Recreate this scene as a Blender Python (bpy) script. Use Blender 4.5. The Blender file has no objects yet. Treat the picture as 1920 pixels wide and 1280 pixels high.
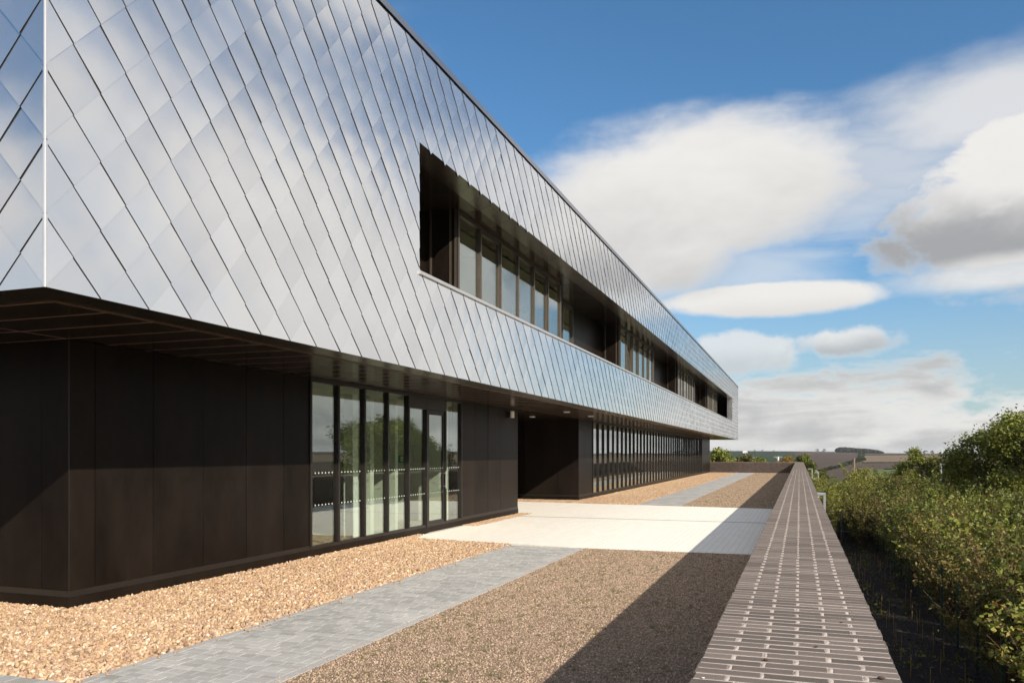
import bpy, bmesh, math, random
import numpy as np
from mathutils import Vector, Matrix, Euler

sc = bpy.context.scene
COL = sc.collection
R = math.radians
random.seed(7)
rng = np.random.default_rng(11)

# ------------------------------------------------------------------ camera, sky, sun, exposure
F = 1500.0                      # focal length in pixels of a 1920 wide frame
VX, VY = 1499.0, 849.5          # vanishing point of the building's long direction, horizon row
TH = math.atan2(VX - 960.0, F)
CT, ST = math.cos(TH), math.sin(TH)
CAMZ = 1.756
cam = bpy.data.cameras.new('camera')
cam_o = bpy.data.objects.new('camera', cam)
COL.objects.link(cam_o)
cam_o.location = (0, 0, CAMZ)
cam_o.rotation_euler = (math.pi / 2, 0, TH)
cam.sensor_width = 36.0
cam.lens = F / 1920 * 36
cam.shift_y = (VY - 640) / 1920
cam.clip_start = 0.05
cam.clip_end = 30000
sc.camera = cam_o

SUN = Vector((1.538, -0.92, 1.0)).normalized()
SUN_EL = math.asin(SUN.z)
SUN_AZ = math.atan2(SUN.x, SUN.y)
SKY_STRENGTH = 0.10
CLOUD_LEVEL = 5.35

sun = bpy.data.lights.new('sun', 'SUN')
sun.energy = 4.3
sun.angle = R(0.53)
sun.color = (1.0, 0.90, 0.76)
sun_o = bpy.data.objects.new('sun', sun)
COL.objects.link(sun_o)
sun_o.rotation_euler = SUN.to_track_quat('Z', 'Y').to_euler()

sc.view_settings.view_transform = 'Standard'
sc.view_settings.look = 'None'
sc.view_settings.gamma = 1.0
sc.view_settings.exposure = 0.70
sc.cycles.use_adaptive_sampling = True
sc.cycles.adaptive_threshold = 0.02
sc.cycles.max_bounces = 6
sc.cycles.diffuse_bounces = 2
sc.cycles.glossy_bounces = 4
sc.cycles.transmission_bounces = 4
sc.cycles.transparent_max_bounces = 10
sc.cycles.sample_clamp_indirect = 4.0
sc.cycles.caustics_reflective = True
sc.cycles.blur_glossy = 0.5
sc.cycles.caustics_refractive = False


class X:
    """small expression helper over shader math nodes"""
    def __init__(s, nt, sock): s.nt, s.s = nt, sock
    def _m(s, op, *others, clamp=False):
        n = s.nt.nodes.new('ShaderNodeMath'); n.operation = op; n.use_clamp = clamp
        for i, v in enumerate((s,) + others):
            if isinstance(v, X): s.nt.links.new(v.s, n.inputs[i])
            else: n.inputs[i].default_value = v
        return X(s.nt, n.outputs[0])
    def __add__(s, o): return s._m('ADD', o)
    __radd__ = __add__
    def __sub__(s, o): return s._m('SUBTRACT', o)
    def __rsub__(s, o): return (s * -1.0) + o
    def __mul__(s, o): return s._m('MULTIPLY', o)
    __rmul__ = __mul__
    def __truediv__(s, o): return s._m('DIVIDE', o)
    def sqrt(s): return s._m('SQRT')
    def max(s, o): return s._m('MAXIMUM', o)
    def min(s, o): return s._m('MINIMUM', o)
    def clamp(s): return s._m('ADD', 0.0, clamp=True)
    def smooth(s, a, b):
        n = s.nt.nodes.new('ShaderNodeMapRange'); n.interpolation_type = 'SMOOTHSTEP'
        s.nt.links.new(s.s, n.inputs['Value'])
        n.inputs['From Min'].default_value = a; n.inputs['From Max'].default_value = b
        return X(s.nt, n.outputs[0])


def xyz(nt, x, y, z):
    n = nt.nodes.new('ShaderNodeCombineXYZ')
    for i, v in enumerate((x, y, z)):
        if isinstance(v, X): nt.links.new(v.s, n.inputs[i])
        else: n.inputs[i].default_value = v
    return n.outputs[0]


def noise(nt, vec, scale, detail=5, rough=0.55, dist=0.0):
    n = nt.nodes.new('ShaderNodeTexNoise')
    if vec is not None: nt.links.new(vec, n.inputs['Vector'])
    n.inputs['Scale'].default_value = scale
    n.inputs['Detail'].default_value = detail
    n.inputs['Roughness'].default_value = rough
    n.inputs['Distortion'].default_value = dist
    return X(nt, n.outputs['Fac'])


def mixcol(nt, fac, a, b, blend='MIX'):
    n = nt.nodes.new('ShaderNodeMix'); n.data_type = 'RGBA'; n.blend_type = blend
    if isinstance(fac, X): nt.links.new(fac.s, n.inputs[0])
    else: n.inputs[0].default_value = fac
    for idx, v in ((6, a), (7, b)):
        if isinstance(v, bpy.types.NodeSocket): nt.links.new(v, n.inputs[idx])
        else: n.inputs[idx].default_value = (v[0], v[1], v[2], 1)
    return n.outputs[2]


def build_world():
    w = bpy.data.worlds.new('World'); sc.world = w; w.use_nodes = True
    nt = w.node_tree
    bg = nt.nodes['Background']
    sky = nt.nodes.new('ShaderNodeTexSky')
    sky.sky_type = 'NISHITA'; sky.sun_disc = False
    sky.sun_elevation = SUN_EL; sky.sun_rotation = SUN_AZ
    sky.air_density = 1.0; sky.dust_density = 0.35; sky.ozone_density = 2.6
    tc = nt.nodes.new('ShaderNodeTexCoord')
    sep = nt.nodes.new('ShaderNodeSeparateXYZ')
    nt.links.new(tc.outputs['Generated'], sep.inputs[0])
    dx, dy, dz = (X(nt, sep.outputs[i]) for i in range(3))
    # azimuth east of the building's long direction and elevation, in degrees
    az = dx._m('ARCTAN2', dy) * (180 / math.pi)
    el = dz._m('ARCSINE') * (180 / math.pi)
    wx = noise(nt, xyz(nt, az * 0.06, el * 0.10, 40.0), 1.0, 3, 0.5) - 0.5
    wy = noise(nt, xyz(nt, az * 0.06, el * 0.10, 55.0), 1.0, 3, 0.5) - 0.5
    azw = az + wx * 7.0; elw = el + wy * 2.6
    n1 = noise(nt, xyz(nt, azw * 0.060, elw * 0.17, 0.0), 1.0, 5, 0.56, 0.2) - 0.5        # streaky
    n2 = noise(nt, xyz(nt, az * 0.11, el * 0.19, 3.0), 1.5, 6, 0.60, 0.35) - 0.5          # billowy
    n3 = noise(nt, xyz(nt, az * 0.11, el * 0.16, 8.0), 5.5, 5, 0.62, 0.3) - 0.5
    wisp = noise(nt, xyz(nt, azw * 0.05 - elw * 0.05, elw * 0.24 + azw * 0.02, 9.0), 2.0, 5, 0.62, 0.5) - 0.5

    def cloud(a0, e0, sa, se, soft, amp, nz, fine=0.25, shear=0.0):
        u = (az - a0 - (el - e0) * shear) / sa; v = (el - e0) / se
        q = (u * u + v * v).sqrt()
        return (1.0 - q + nz * amp + n3 * fine).smooth(-soft, soft), v

    A, va = cloud(-7.2, 17.4, 11.3, 4.7, 0.30, 1.05, n1, 0.20, 0.35)
    A0, _ = cloud(-10.0, 15.2, 7.0, 4.4, 0.30, 0.9, n1, 0.22)
    A1, va1 = cloud(-12.2, 13.0, 3.6, 2.6, 0.24, 1.5, n2, 0.7)
    A2, _ = cloud(-4.0, 12.3, 6.0, 1.6, 0.75, 1.9, wisp)
    A3, _ = cloud(3.6, 17.4, 7.5, 3.2, 0.75, 1.9, wisp)
    B1, _ = cloud(13.5, 20.3, 9.5, 3.0, 0.45, 1.5, n1, 0.2)
    B, vb = cloud(12.8, 14.4, 7.8, 4.0, 0.28, 1.7, n2, 0.5)
    B2, vb2 = cloud(12.8, 17.2, 4.6, 2.3, 0.30, 1.6, n2, 0.5)
    B3, _ = cloud(12.8, 10.9, 7.0, 1.1, 0.40, 1.2, n1)
    C, vc = cloud(-2.0, 10.4, 7.4, 1.10, 0.20, 0.95, n1, 0.30)
    D1, vd1 = cloud(-3.4, 7.0, 4.2, 1.5, 0.26, 2.2, n2, 0.8)
    D2, vd2 = cloud(2.6, 7.3, 3.3, 1.0, 0.26, 1.9, n2, 0.8)
    # low bank of layered cloud all round the horizon
    nb = noise(nt, xyz(nt, azw * 0.085, elw * 0.42, 70.0), 1.0, 6, 0.58, 0.4) - 0.5
    bank = ((5.0 - el) * 0.26 + n2 * 1.9 + nb * 2.4 + n3 * 0.5).smooth(-0.20, 0.32)
    E, ve = cloud(37.0, 18.5, 12.0, 6.4, 0.42, 2.4, wisp, 0.55)
    # broken fields of cloud over the rest of the sky, thinning out overhead
    side = az.smooth(15.0, 23.0).max((az * -1.0).smooth(24.0, 36.0))
    gen_n = noise(nt, xyz(nt, azw * 0.036, elw * 0.075, 21.0), 1.0, 5, 0.54, 0.3)
    cover = el.smooth(33.0, 13.0) * 0.16 - 0.04 + az.smooth(58.0, 90.0) * 0.09  # last term adds unseen cloud to the right and behind, brightening the shade
    field = (gen_n + cover).smooth(0.46, 0.60) * side
    white = A.max(A0)
    for m in (A1 * 0.95, A2 * 0.5, A3 * 0.6, B1 * 0.8, B2, B3 * 0.85, C, D1 * 0.72, D2 * 0.85, bank * 0.93, B * 0.98, E * 0.97, field * 0.94):
        white = white.max(m)
    # shade: grey underneath the heaps of cloud, paler on top
    g = (vb * -0.9 + 0.30 + n2 * 1.8).smooth(-0.6, 0.8) * B * (1.0 - B2 * 0.9) * (1.0 - B3 * 0.75)
    gA = (va * -0.55 + 0.1 + n1 * 2.6 + n2 * 0.6).smooth(-0.5, 1.3) * A.max(A0) * 0.55
    gA1 = (va1 * -0.8 + n2 * 2.4).smooth(-0.4, 1.2) * A1 * 0.35
    gC = (vc * -0.8 - 0.1 + n1 * 1.2).smooth(-0.3, 1.0) * C * 0.28
    gD = (vd2 * -1.0 + 0.35 + n2 * 2.4).smooth(-0.6, 0.8) * D2 * 0.75
    gD1 = (vd1 * -1.0 + n2 * 2.4).smooth(-0.4, 1.0) * D1 * 0.45
    gK = ((nb * 4.2 + n2 * 1.8 + n3 * 0.6 + 0.10).smooth(-0.45, 0.85)) * bank * 0.58 + bank * 0.10
    gF = (n2 * 2.4 + 0.1).smooth(-0.4, 0.9) * field * 0.42
    grey = g.max(gA).max(gA1).max(gC).max(gD).max(gD1).max(gK).max(gF)
    cl = CLOUD_LEVEL
    c_white = (1.0 * cl, 0.978 * cl, 0.948 * cl)
    c_grey = (0.45 * cl, 0.455 * cl, 0.465 * cl)
    ccol = mixcol(nt, grey, c_white, c_grey)
    # a pale veil near the horizon
    veil = el.smooth(15.0, 0.0) * 0.62
    sky_c = mixcol(nt, 1.0, sky.outputs[0], (0.50, 0.76, 0.88), 'MULTIPLY')
    base = mixcol(nt, veil, sky_c, (0.60 * cl, 0.62 * cl, 0.625 * cl))
    out = mixcol(nt, white, base, ccol)
    nt.links.new(out, bg.inputs['Color'])
    bg.inputs['Strength'].default_value = SKY_STRENGTH
    w.cycles.sampling_method = 'MANUAL'; w.cycles.sample_map_resolution = 512


build_world()


# ------------------------------------------------------------------ helpers
def ray_point(px, py, depth):
    """point seen at a photograph pixel at a given depth along the optical axis"""
    u = (px - 960) / F * depth
    return Vector((u * CT - depth * ST, u * ST + depth * CT, CAMZ + (VY - py) / F * depth))


def ground_point(px, py, z=0.0):
    return ray_point(px, py, (CAMZ - z) * F / (py - VY))


def put(o, parent=None, kind=None, label=None, cat=None, group=None):
    COL.objects.link(o)
    if parent is not None: o.parent = parent
    if kind: o['kind'] = kind
    if label: o['label'] = label
    if cat: o['category'] = cat
    if group: o['group'] = group
    return o


def empty(name, loc=(0, 0, 0), label=None, cat=None, group=None, rz=0, parent=None):
    o = bpy.data.objects.new(name, None)
    o.location = loc; o.rotation_euler = (0, 0, rz)
    o.empty_display_size = 0.2
    return put(o, parent, None, label, cat, group)


def np_mesh(name, verts, faces, mats=(), smooth=False, mat_idx=None):
    """faces: (n,k) array with equal sized polygons, or list of such arrays"""
    me = bpy.data.meshes.new(name)
    verts = np.asarray(verts, dtype=np.float32)
    fl = faces if isinstance(faces, list) else [faces]
    fl = [np.asarray(f, dtype=np.int32) for f in fl if len(f)]
    nl = sum(f.size for f in fl); npoly = sum(len(f) for f in fl)
    me.vertices.add(len(verts)); me.vertices.foreach_set('co', verts.ravel())
    me.loops.add(nl); me.loops.foreach_set('vertex_index', np.concatenate([f.ravel() for f in fl]))
    tot = np.concatenate([np.full(len(f), f.shape[1], dtype=np.int32) for f in fl])
    st = np.concatenate([[0], np.cumsum(tot)[:-1]]).astype(np.int32)
    me.polygons.add(npoly)
    me.polygons.foreach_set('loop_start', st); me.polygons.foreach_set('loop_total', tot)
    if mat_idx is not None: me.polygons.foreach_set('material_index', np.asarray(mat_idx, dtype=np.int32))
    if smooth: me.polygons.foreach_set('use_smooth', np.ones(npoly, dtype=bool))
    for m in mats: me.materials.append(m)
    me.update(calc_edges=True)
    return me


BOXF = [(0, 3, 2, 1), (4, 5, 6, 7), (0, 1, 5, 4), (1, 2, 6, 5), (2, 3, 7, 6), (3, 0, 4, 7)]


class MB:
    def __init__(s): s.v = []; s.f = []; s.m = []
    def box(s, x0, x1, y0, y1, z0, z1, m=0):
        b = len(s.v)
        s.v += [(x0, y0, z0), (x1, y0, z0), (x1, y1, z0), (x0, y1, z0), (x0, y0, z1), (x1, y0, z1), (x1, y1, z1), (x0, y1, z1)]
        s.f += [tuple(b + i for i in f) for f in BOXF]; s.m += [m] * 6
        return s
    def poly(s, pts, m=0):
        b = len(s.v); s.v += [tuple(p) for p in pts]; s.f.append(tuple(range(b, b + len(pts)))); s.m.append(m)
        return s
    def chbox(s, x0, x1, y0, y1, z0, z1, c=0.006, m=0):
        """box with a chamfered top edge"""
        b = len(s.v)
        s.v += [(x0, y0, z0), (x1, y0, z0), (x1, y1, z0), (x0, y1, z0),
                (x0, y0, z1 - c), (x1, y0, z1 - c), (x1, y1, z1 - c), (x0, y1, z1 - c),
                (x0 + c, y0 + c, z1), (x1 - c, y0 + c, z1), (x1 - c, y1 - c, z1), (x0 + c, y1 - c, z1)]
        fs = [(8, 9, 10, 11)]
        for i in range(4):
            j = (i + 1) % 4
            fs += [(i, j, j + 4, i + 4), (i + 4, j + 4, j + 8, i + 8)]
        s.f += [tuple(b + i for i in f) for f in fs]; s.m += [m] * len(fs)
        return s
    def tube(s, p, q, r0, r1=None, n=8, m=0, cap=True):
        p, q = Vector(p), Vector(q); r1 = r0 if r1 is None else r1
        d = (q - p).normalized()
        a = d.orthogonal().normalized(); c = d.cross(a)
        b = len(s.v)
        for (o, r) in ((p, r0), (q, r1)):
            for k in range(n):
                t = 2 * math.pi * k / n
                s.v.append(tuple(o + a * (r * math.cos(t)) + c * (r * math.sin(t))))
        for k in range(n):
            k2 = (k + 1) % n
            s.f.append((b + k, b + k2, b + n + k2, b + n + k)); s.m.append(m)
        if cap:
            s.f.append(tuple(b + n + k for k in range(n))); s.m.append(m)
            s.f.append(tuple(b + n - 1 - k for k in range(n))); s.m.append(m)
        return s
    def mesh(s, name, mats, smooth=False):
        me = bpy.data.meshes.new(name)
        me.from_pydata(s.v, [], s.f)
        for m in (mats if isinstance(mats, (list, tuple)) else [mats]): me.materials.append(m)
        me.polygons.foreach_set('material_index', s.m)
        if smooth: me.polygons.foreach_set('use_smooth', [True] * len(s.f))
        me.update()
        return me
    def build(s, name, mats, parent=None, kind=None, label=None, cat=None, group=None, smooth=False, loc=None):
        o = bpy.data.objects.new(name, s.mesh(name, mats, smooth))
        if loc is not None: o.location = loc
        return put(o, parent, kind, label, cat, group)


def dup(src, parent=None, loc=None, rot=None, scale=None, label=None, group=None):
    c = src.copy(); COL.objects.link(c)
    c.parent = parent
    if loc is not None: c.location = loc
    if rot is not None: c.rotation_euler = rot
    if scale is not None: c.scale = scale
    if label: c['label'] = label
    if group: c['group'] = group
    for ch in list(src.children): dup(ch, c)
    return c


# ------------------------------------------------------------------ materials
def new_mat(name):
    m = bpy.data.materials.new(name); m.use_nodes = True
    nt = m.node_tree
    return m, nt, nt.nodes['Principled BSDF']


def objvec(nt, scale=(1, 1, 1), which='Object'):
    tc = nt.nodes.new('ShaderNodeTexCoord')
    mp = nt.nodes.new('ShaderNodeMapping')
    nt.links.new(tc.outputs[which], mp.inputs['Vector'])
    mp.inputs['Scale'].default_value = scale
    return mp.outputs[0]


def posvec(nt, scale=(1, 1, 1)):
    g = nt.nodes.new('ShaderNodeNewGeometry')
    mp = nt.nodes.new('ShaderNodeMapping')
    nt.links.new(g.outputs['Position'], mp.inputs['Vector'])
    mp.inputs['Scale'].default_value = scale
    return mp.outputs[0]


def piece_random(nt):
    oi = nt.nodes.new('ShaderNodeObjectInfo'); g = nt.nodes.new('ShaderNodeNewGeometry')
    s = X(nt, oi.outputs['Random']) + X(nt, g.outputs['Random Per Island'])
    return s._m('FRACT')


def add_bump(nt, bsdf, h, strength=0.3, dist=0.01):
    b = nt.nodes.new('ShaderNodeBump')
    b.inputs['Strength'].default_value = strength; b.inputs['Distance'].default_value = dist
    nt.links.new(h.s, b.inputs['Height']); nt.links.new(b.outputs[0], bsdf.inputs['Normal'])


def ramp(nt, fac, stops):
    n = nt.nodes.new('ShaderNodeValToRGB')
    nt.links.new(fac.s, n.inputs[0])
    e = n.color_ramp.elements
    while len(e) > 1: e.remove(e[-1])
    e[0].position = stops[0][0]; e[0].color = (*stops[0][1], 1)
    for p, c in stops[1:]:
        k = e.new(p); k.color = (*c, 1)
    return n.outputs[0]


def simple(name, col, rough=0.6, metal=0.0, var=0.15, nscale=6.0, bump=0.0, bscale=40.0, spec=0.5, stretch=(1, 1, 1), rvar=0.0):
    m, nt, b = new_mat(name)
    v = posvec(nt, stretch)
    n = noise(nt, v, nscale, 5, 0.6)
    lo = tuple(max(0, c * (1 - var)) for c in col); hi = tuple(min(1, c * (1 + var)) for c in col)
    nt.links.new(ramp(nt, n, [(0.3, lo), (0.7, hi)]), b.inputs['Base Color'])
    b.inputs['Metallic'].default_value = metal
    b.inputs['Roughness'].default_value = rough
    b.inputs['Specular IOR Level'].default_value = spec
    if rvar:
        r = noise(nt, v, nscale * 0.7, 4, 0.6) * (2 * rvar) + (rough - rvar)
        nt.links.new(r.s, b.inputs['Roughness'])
    if bump:
        add_bump(nt, b, noise(nt, posvec(nt), bscale, 4, 0.6), bump, 0.01)
    return m


def mat_shingle():
    m, nt, b = new_mat('anodised_aluminium')
    r = piece_random(nt)
    n = noise(nt, posvec(nt), 1.3, 4, 0.55)
    f = (r * 0.6 + n * 0.5).clamp()
    nt.links.new(ramp(nt, f, [(0.15, (0.68, 0.685, 0.70)), (0.85, (0.80, 0.80, 0.80))]), b.inputs['Base Color'])
    b.inputs['Metallic'].default_value = 0.90
    nr = noise(nt, posvec(nt, (3, 3, 1)), 1.6, 4, 0.6) * 0.05 + 0.115 + r * 0.04
    nt.links.new(nr.s, b.inputs['Roughness'])
    add_bump(nt, b, noise(nt, posvec(nt), 5.0, 2, 0.4), 0.10, 0.004)
    return m


M = {}
M['shingle'] = mat_shingle()
M['lip_shade'] = simple('shingle_lip_shade', (0.010, 0.009, 0.008), 0.9, 0, 0.2, spec=0.1)  # near-black on the lips paints in the shadow gap and joint line
M['trim'] = simple('bright_trim', (0.80, 0.79, 0.78), 0.32, 0.5, 0.05)
M['sill'] = simple('sill_metal', (0.60, 0.59, 0.58), 0.35, 0.8, 0.05)
M['trim_grey'] = simple('grey_metal_trim', (0.42, 0.42, 0.43), 0.3, 1.0, 0.05)
M['black'] = simple('black_substrate', (0.012, 0.011, 0.010), 0.8, 0, 0.1, spec=0.2)
M['roof'] = simple('roof_membrane', (0.18, 0.18, 0.18), 0.8)


def mat_panel():
    m, nt, b = new_mat('dark_brown_panel')
    r = piece_random(nt)
    n = noise(nt, posvec(nt, (1, 1, 0.35)), 1.7, 6, 0.6)
    n2 = noise(nt, posvec(nt, (1, 1, 0.5)), 9.0, 5, 0.65)
    f = (n * 0.6 + n2 * 0.25 + r * 0.2).clamp()
    nt.links.new(ramp(nt, f, [(0.36, (0.0066, 0.0047, 0.0036)), (0.68, (0.0165, 0.0121, 0.0094))]), b.inputs['Base Color'])
    rr = n * 0.18 + n2 * 0.08 + 0.24
    nt.links.new(rr.s, b.inputs['Roughness'])
    b.inputs['Specular IOR Level'].default_value = 0.08
    add_bump(nt, b, noise(nt, posvec(nt), 60.0, 3, 0.6), 0.05, 0.002)
    return m


M['panel'] = mat_panel()
M['bronze'] = simple('bronze_frame', (0.014, 0.011, 0.009), 0.42, 0.1, 0.15, 8.0)
M['bronze_light'] = simple('brown_bronze_frame', (0.095, 0.080, 0.066), 0.42, 0.3, 0.12, 8.0)
M['soffit'] = simple('brown_soffit', (0.150, 0.108, 0.078), 0.17, 0.85, 0.15, 2.5, rvar=0.05)
M['soffit_joint'] = simple('soffit_joint', (0.27, 0.18, 0.125), 0.5, 0.2, 0.1)
M['soffit_shingle'] = simple('shaded_shingle', (0.40, 0.36, 0.29), 0.22, 1.0, 0.12, 2.0)  # cladding metal again, with underside shade and olive reflection put into its colour


def mat_glass():
    m = bpy.data.materials.new('window_glass'); m.use_nodes = True
    nt = m.node_tree; nt.nodes.clear()
    out = nt.nodes.new('ShaderNodeOutputMaterial')
    tr = nt.nodes.new('ShaderNodeBsdfTransparent'); tr.inputs[0].default_value = (0.90, 0.95, 0.91, 1)
    gl = nt.nodes.new('ShaderNodeBsdfGlossy'); gl.inputs['Roughness'].default_value = 0.0
    gl.inputs['Color'].default_value = (0.92, 0.95, 0.93, 1)
    lw = nt.nodes.new('ShaderNodeLayerWeight'); lw.inputs['Blend'].default_value = 0.5
    fc = X(nt, lw.outputs['Facing'])._m('POWER', 3.2) * 0.80 + 0.15
    mx = nt.nodes.new('ShaderNodeMixShader')
    nt.links.new(fc.s, mx.inputs[0]); nt.links.new(tr.outputs[0], mx.inputs[1]); nt.links.new(gl.outputs[0], mx.inputs[2])
    nt.links.new(mx.outputs[0], out.inputs[0])
    return m


M['glass'] = mat_glass()
M['dots'] = simple('white_manifestation', (0.50, 0.53, 0.50), 0.6)
M['plaster'] = simple('cream_plaster', (0.66, 0.66, 0.58), 0.8, 0, 0.04)
M['white'] = simple('white_paint', (0.78, 0.78, 0.76), 0.5, 0, 0.04)
M['int_floor'] = simple('vinyl_floor', (0.36, 0.31, 0.25), 0.45, 0, 0.1)
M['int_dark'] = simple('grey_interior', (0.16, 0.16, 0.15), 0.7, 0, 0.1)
M['sign_green'] = simple('sign_green', (0.03, 0.30, 0.14), 0.5)
M['black_metal'] = simple('black_powder_coat', (0.014, 0.015, 0.015), 0.5)
M['green_metal'] = simple('green_powder_coat', (0.02, 0.06, 0.045), 0.45)
M['galv'] = simple('galvanised_steel', (0.52, 0.54, 0.55), 0.45, 0.8, 0.15, 12)
M['timber'] = simple('weathered_timber', (0.20, 0.14, 0.10), 0.8, 0, 0.3, 6, stretch=(6, 6, 0.6))
M['bamboo'] = simple('bamboo', (0.30, 0.18, 0.07), 0.6, 0, 0.3, 10)
M['bark'] = simple('bark', (0.10, 0.065, 0.042), 0.9, 0, 0.35, 9, stretch=(2, 2, 0.4))
M['lens'] = simple('lamp_diffuser', (0.75, 0.68, 0.58), 0.4)


def mat_blocks(name, lo, hi, island_mix=0.75, bump=0.35, rough=0.85, stain=0.35):
    m, nt, b = new_mat(name)
    r = piece_random(nt)
    n = noise(nt, posvec(nt), 1.1, 5, 0.6)
    f2 = noise(nt, posvec(nt), 160.0, 3, 0.7)
    f = (r * island_mix + n * stain + f2 * 0.25 - 0.12).clamp()
    nt.links.new(ramp(nt, f, [(0.1, lo), (0.95, hi)]), b.inputs['Base Color'])
    b.inputs['Roughness'].default_value = rough
    add_bump(nt, b, noise(nt, posvec(nt), 120.0, 4, 0.7), bump, 0.004)
    return m


M['paver'] = mat_blocks('grey_paver', (0.20, 0.20, 0.195), (0.43, 0.425, 0.41), 0.42, 0.35, 0.85, 0.85)
M['paver_edge'] = mat_blocks('pale_grey_paver', (0.33, 0.325, 0.315), (0.42, 0.415, 0.405), 0.5)
M['paver_joint'] = simple('paver_joint_sand', (0.17, 0.16, 0.15), 0.95, 0, 0.2, 30)
M['brick'] = mat_blocks('grey_brown_brick', (0.072, 0.058, 0.050), (0.190, 0.156, 0.136), 0.55, 0.6, 0.9, 0.5)
M['mortar'] = simple('pink_grey_mortar', (0.46, 0.395, 0.35), 0.95, 0, 0.15, 25, 0.5, 90)
M['soil'] = simple('dark_soil', (0.045, 0.034, 0.025), 1.0, 0, 0.4, 4, 0.7, 20)
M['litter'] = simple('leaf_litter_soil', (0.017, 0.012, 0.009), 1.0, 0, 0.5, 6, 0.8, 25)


def mat_brickwall():
    m, nt, b = new_mat('dark_brick_wall')
    g = nt.nodes.new('ShaderNodeNewGeometry'); sp = nt.nodes.new('ShaderNodeSeparateXYZ')
    nt.links.new(g.outputs['Position'], sp.inputs[0])
    x, y, z = (X(nt, sp.outputs[i]) for i in range(3))
    vec = xyz(nt, x + y, z, 0.0)
    br = nt.nodes.new('ShaderNodeTexBrick')
    nt.links.new(vec, br.inputs['Vector'])
    br.inputs['Scale'].default_value = 1.0
    br.inputs['Brick Width'].default_value = 0.225; br.inputs['Row Height'].default_value = 0.075
    br.inputs['Mortar Size'].default_value = 0.006; br.inputs['Mortar Smooth'].default_value = 0.3
    br.inputs['Color1'].default_value = (0.042, 0.030, 0.026, 1); br.inputs['Color2'].default_value = (0.085, 0.061, 0.053, 1)
    br.inputs['Mortar'].default_value = (0.13, 0.10, 0.085, 1)
    nt.links.new(br.outputs['Color'], b.inputs['Base Color'])
    b.inputs['Roughness'].default_value = 0.9
    add_bump(nt, b, X(nt, br.outputs['Fac']) * -1.0 + noise(nt, posvec(nt), 60, 3) * 0.4, 0.6, 0.006)
    return m


M['brickwall'] = mat_brickwall()


def mat_slab():
    m, nt, b = new_mat('pale_sett_paving')
    g = nt.nodes.new('ShaderNodeNewGeometry'); sp = nt.nodes.new('ShaderNodeSeparateXYZ')
    nt.links.new(g.outputs['Position'], sp.inputs[0])
    x, y = X(nt, sp.outputs[0]), X(nt, sp.outputs[1])
    br = nt.nodes.new('ShaderNodeTexBrick')
    nt.links.new(xyz(nt, y, x, 0.0), br.inputs['Vector'])
    br.inputs['Scale'].default_value = 1.0
    br.inputs['Brick Width'].default_value = 0.6; br.inputs['Row Height'].default_value = 0.12
    br.inputs['Mortar Size'].default_value = 0.0045; br.inputs['Mortar Smooth'].default_value = 0.4
    br.inputs['Color1'].default_value = (0.75, 0.72, 0.655, 1); br.inputs['Color2'].default_value = (0.80, 0.77, 0.705, 1)
    br.inputs['Mortar'].default_value = (0.50, 0.46, 0.41, 1)
    n = noise(nt, posvec(nt), 0.7, 6, 0.65); sp2 = noise(nt, posvec(nt), 120, 3, 0.7)
    c = mixcol(nt, (n * 0.5 + sp2 * 0.25).clamp() * 0.45, br.outputs['Color'], (0.74, 0.70, 0.63))
    nt.links.new(c, b.inputs['Base Color'])
    b.inputs['Roughness'].default_value = 0.85
    add_bump(nt, b, X(nt, br.outputs['Fac']) * -1.0 + sp2 * 0.3, 0.35, 0.005)
    return m


M['slab'] = mat_slab()
M['slab_edge'] = simple('concrete_edging', (0.42, 0.38, 0.33), 0.9, 0, 0.15, 5, 0.3)
M['steel_channel'] = simple('drain_channel', (0.20, 0.19, 0.18), 0.6, 0.2, 0.2)


def mat_stones(name, stops, rough=0.75):
    m, nt, b = new_mat(name)
    oi = nt.nodes.new('ShaderNodeObjectInfo')
    f = X(nt, oi.outputs['Random'])
    n = noise(nt, objvec(nt), 2.2, 4, 0.6)
    f = (f * 0.9 + n * 0.24 - 0.07).clamp()
    nt.links.new(ramp(nt, f, stops), b.inputs['Base Color'])
    b.inputs['Roughness'].default_value = rough
    return m


M['pebble'] = mat_stones('tan_pebble', [(0.0, (0.13, 0.085, 0.065)), (0.12, (0.30, 0.19, 0.115)), (0.36, (0.42, 0.275, 0.155)),
                                        (0.60, (0.50, 0.36, 0.22)), (0.76, (0.36, 0.23, 0.17)), (0.90, (0.60, 0.47, 0.33)), (1.0, (0.74, 0.66, 0.55))])
M['chip'] = mat_stones('soil_chip', [(0.0, (0.14, 0.095, 0.066)), (0.35, (0.26, 0.185, 0.13)), (0.65, (0.36, 0.265, 0.19)),
                                     (0.88, (0.45, 0.34, 0.25)), (1.0, (0.58, 0.50, 0.42))], 0.9)
M['gravel_bed'] = simple('gravel_bed', (0.15, 0.095, 0.055), 0.95, 0, 0.4, 40, 0.8, 60)


def mat_lawn(name, c0, c1, c2):
    m, nt, b = new_mat(name)
    a = noise(nt, posvec(nt), 1.2, 6, 0.65); f = noise(nt, posvec(nt), 70, 4, 0.7)
    c = ramp(nt, f, [(0.3, c0), (0.7, c1)])
    c = mixcol(nt, a.smooth(0.48, 0.66) * 0.5, c, c2)
    nt.links.new(c, b.inputs['Base Color']); b.inputs['Roughness'].default_value = 1.0
    add_bump(nt, b, f, 0.8, 0.012)
    return m


M['seedbed'] = mat_lawn('bare_seeded_soil', (0.16, 0.11, 0.075), (0.28, 0.20, 0.14), (0.17, 0.145, 0.075))
M['seedbed_far'] = mat_lawn('thin_far_turf', (0.19, 0.135, 0.08), (0.29, 0.215, 0.135), (0.17, 0.155, 0.065))


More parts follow.
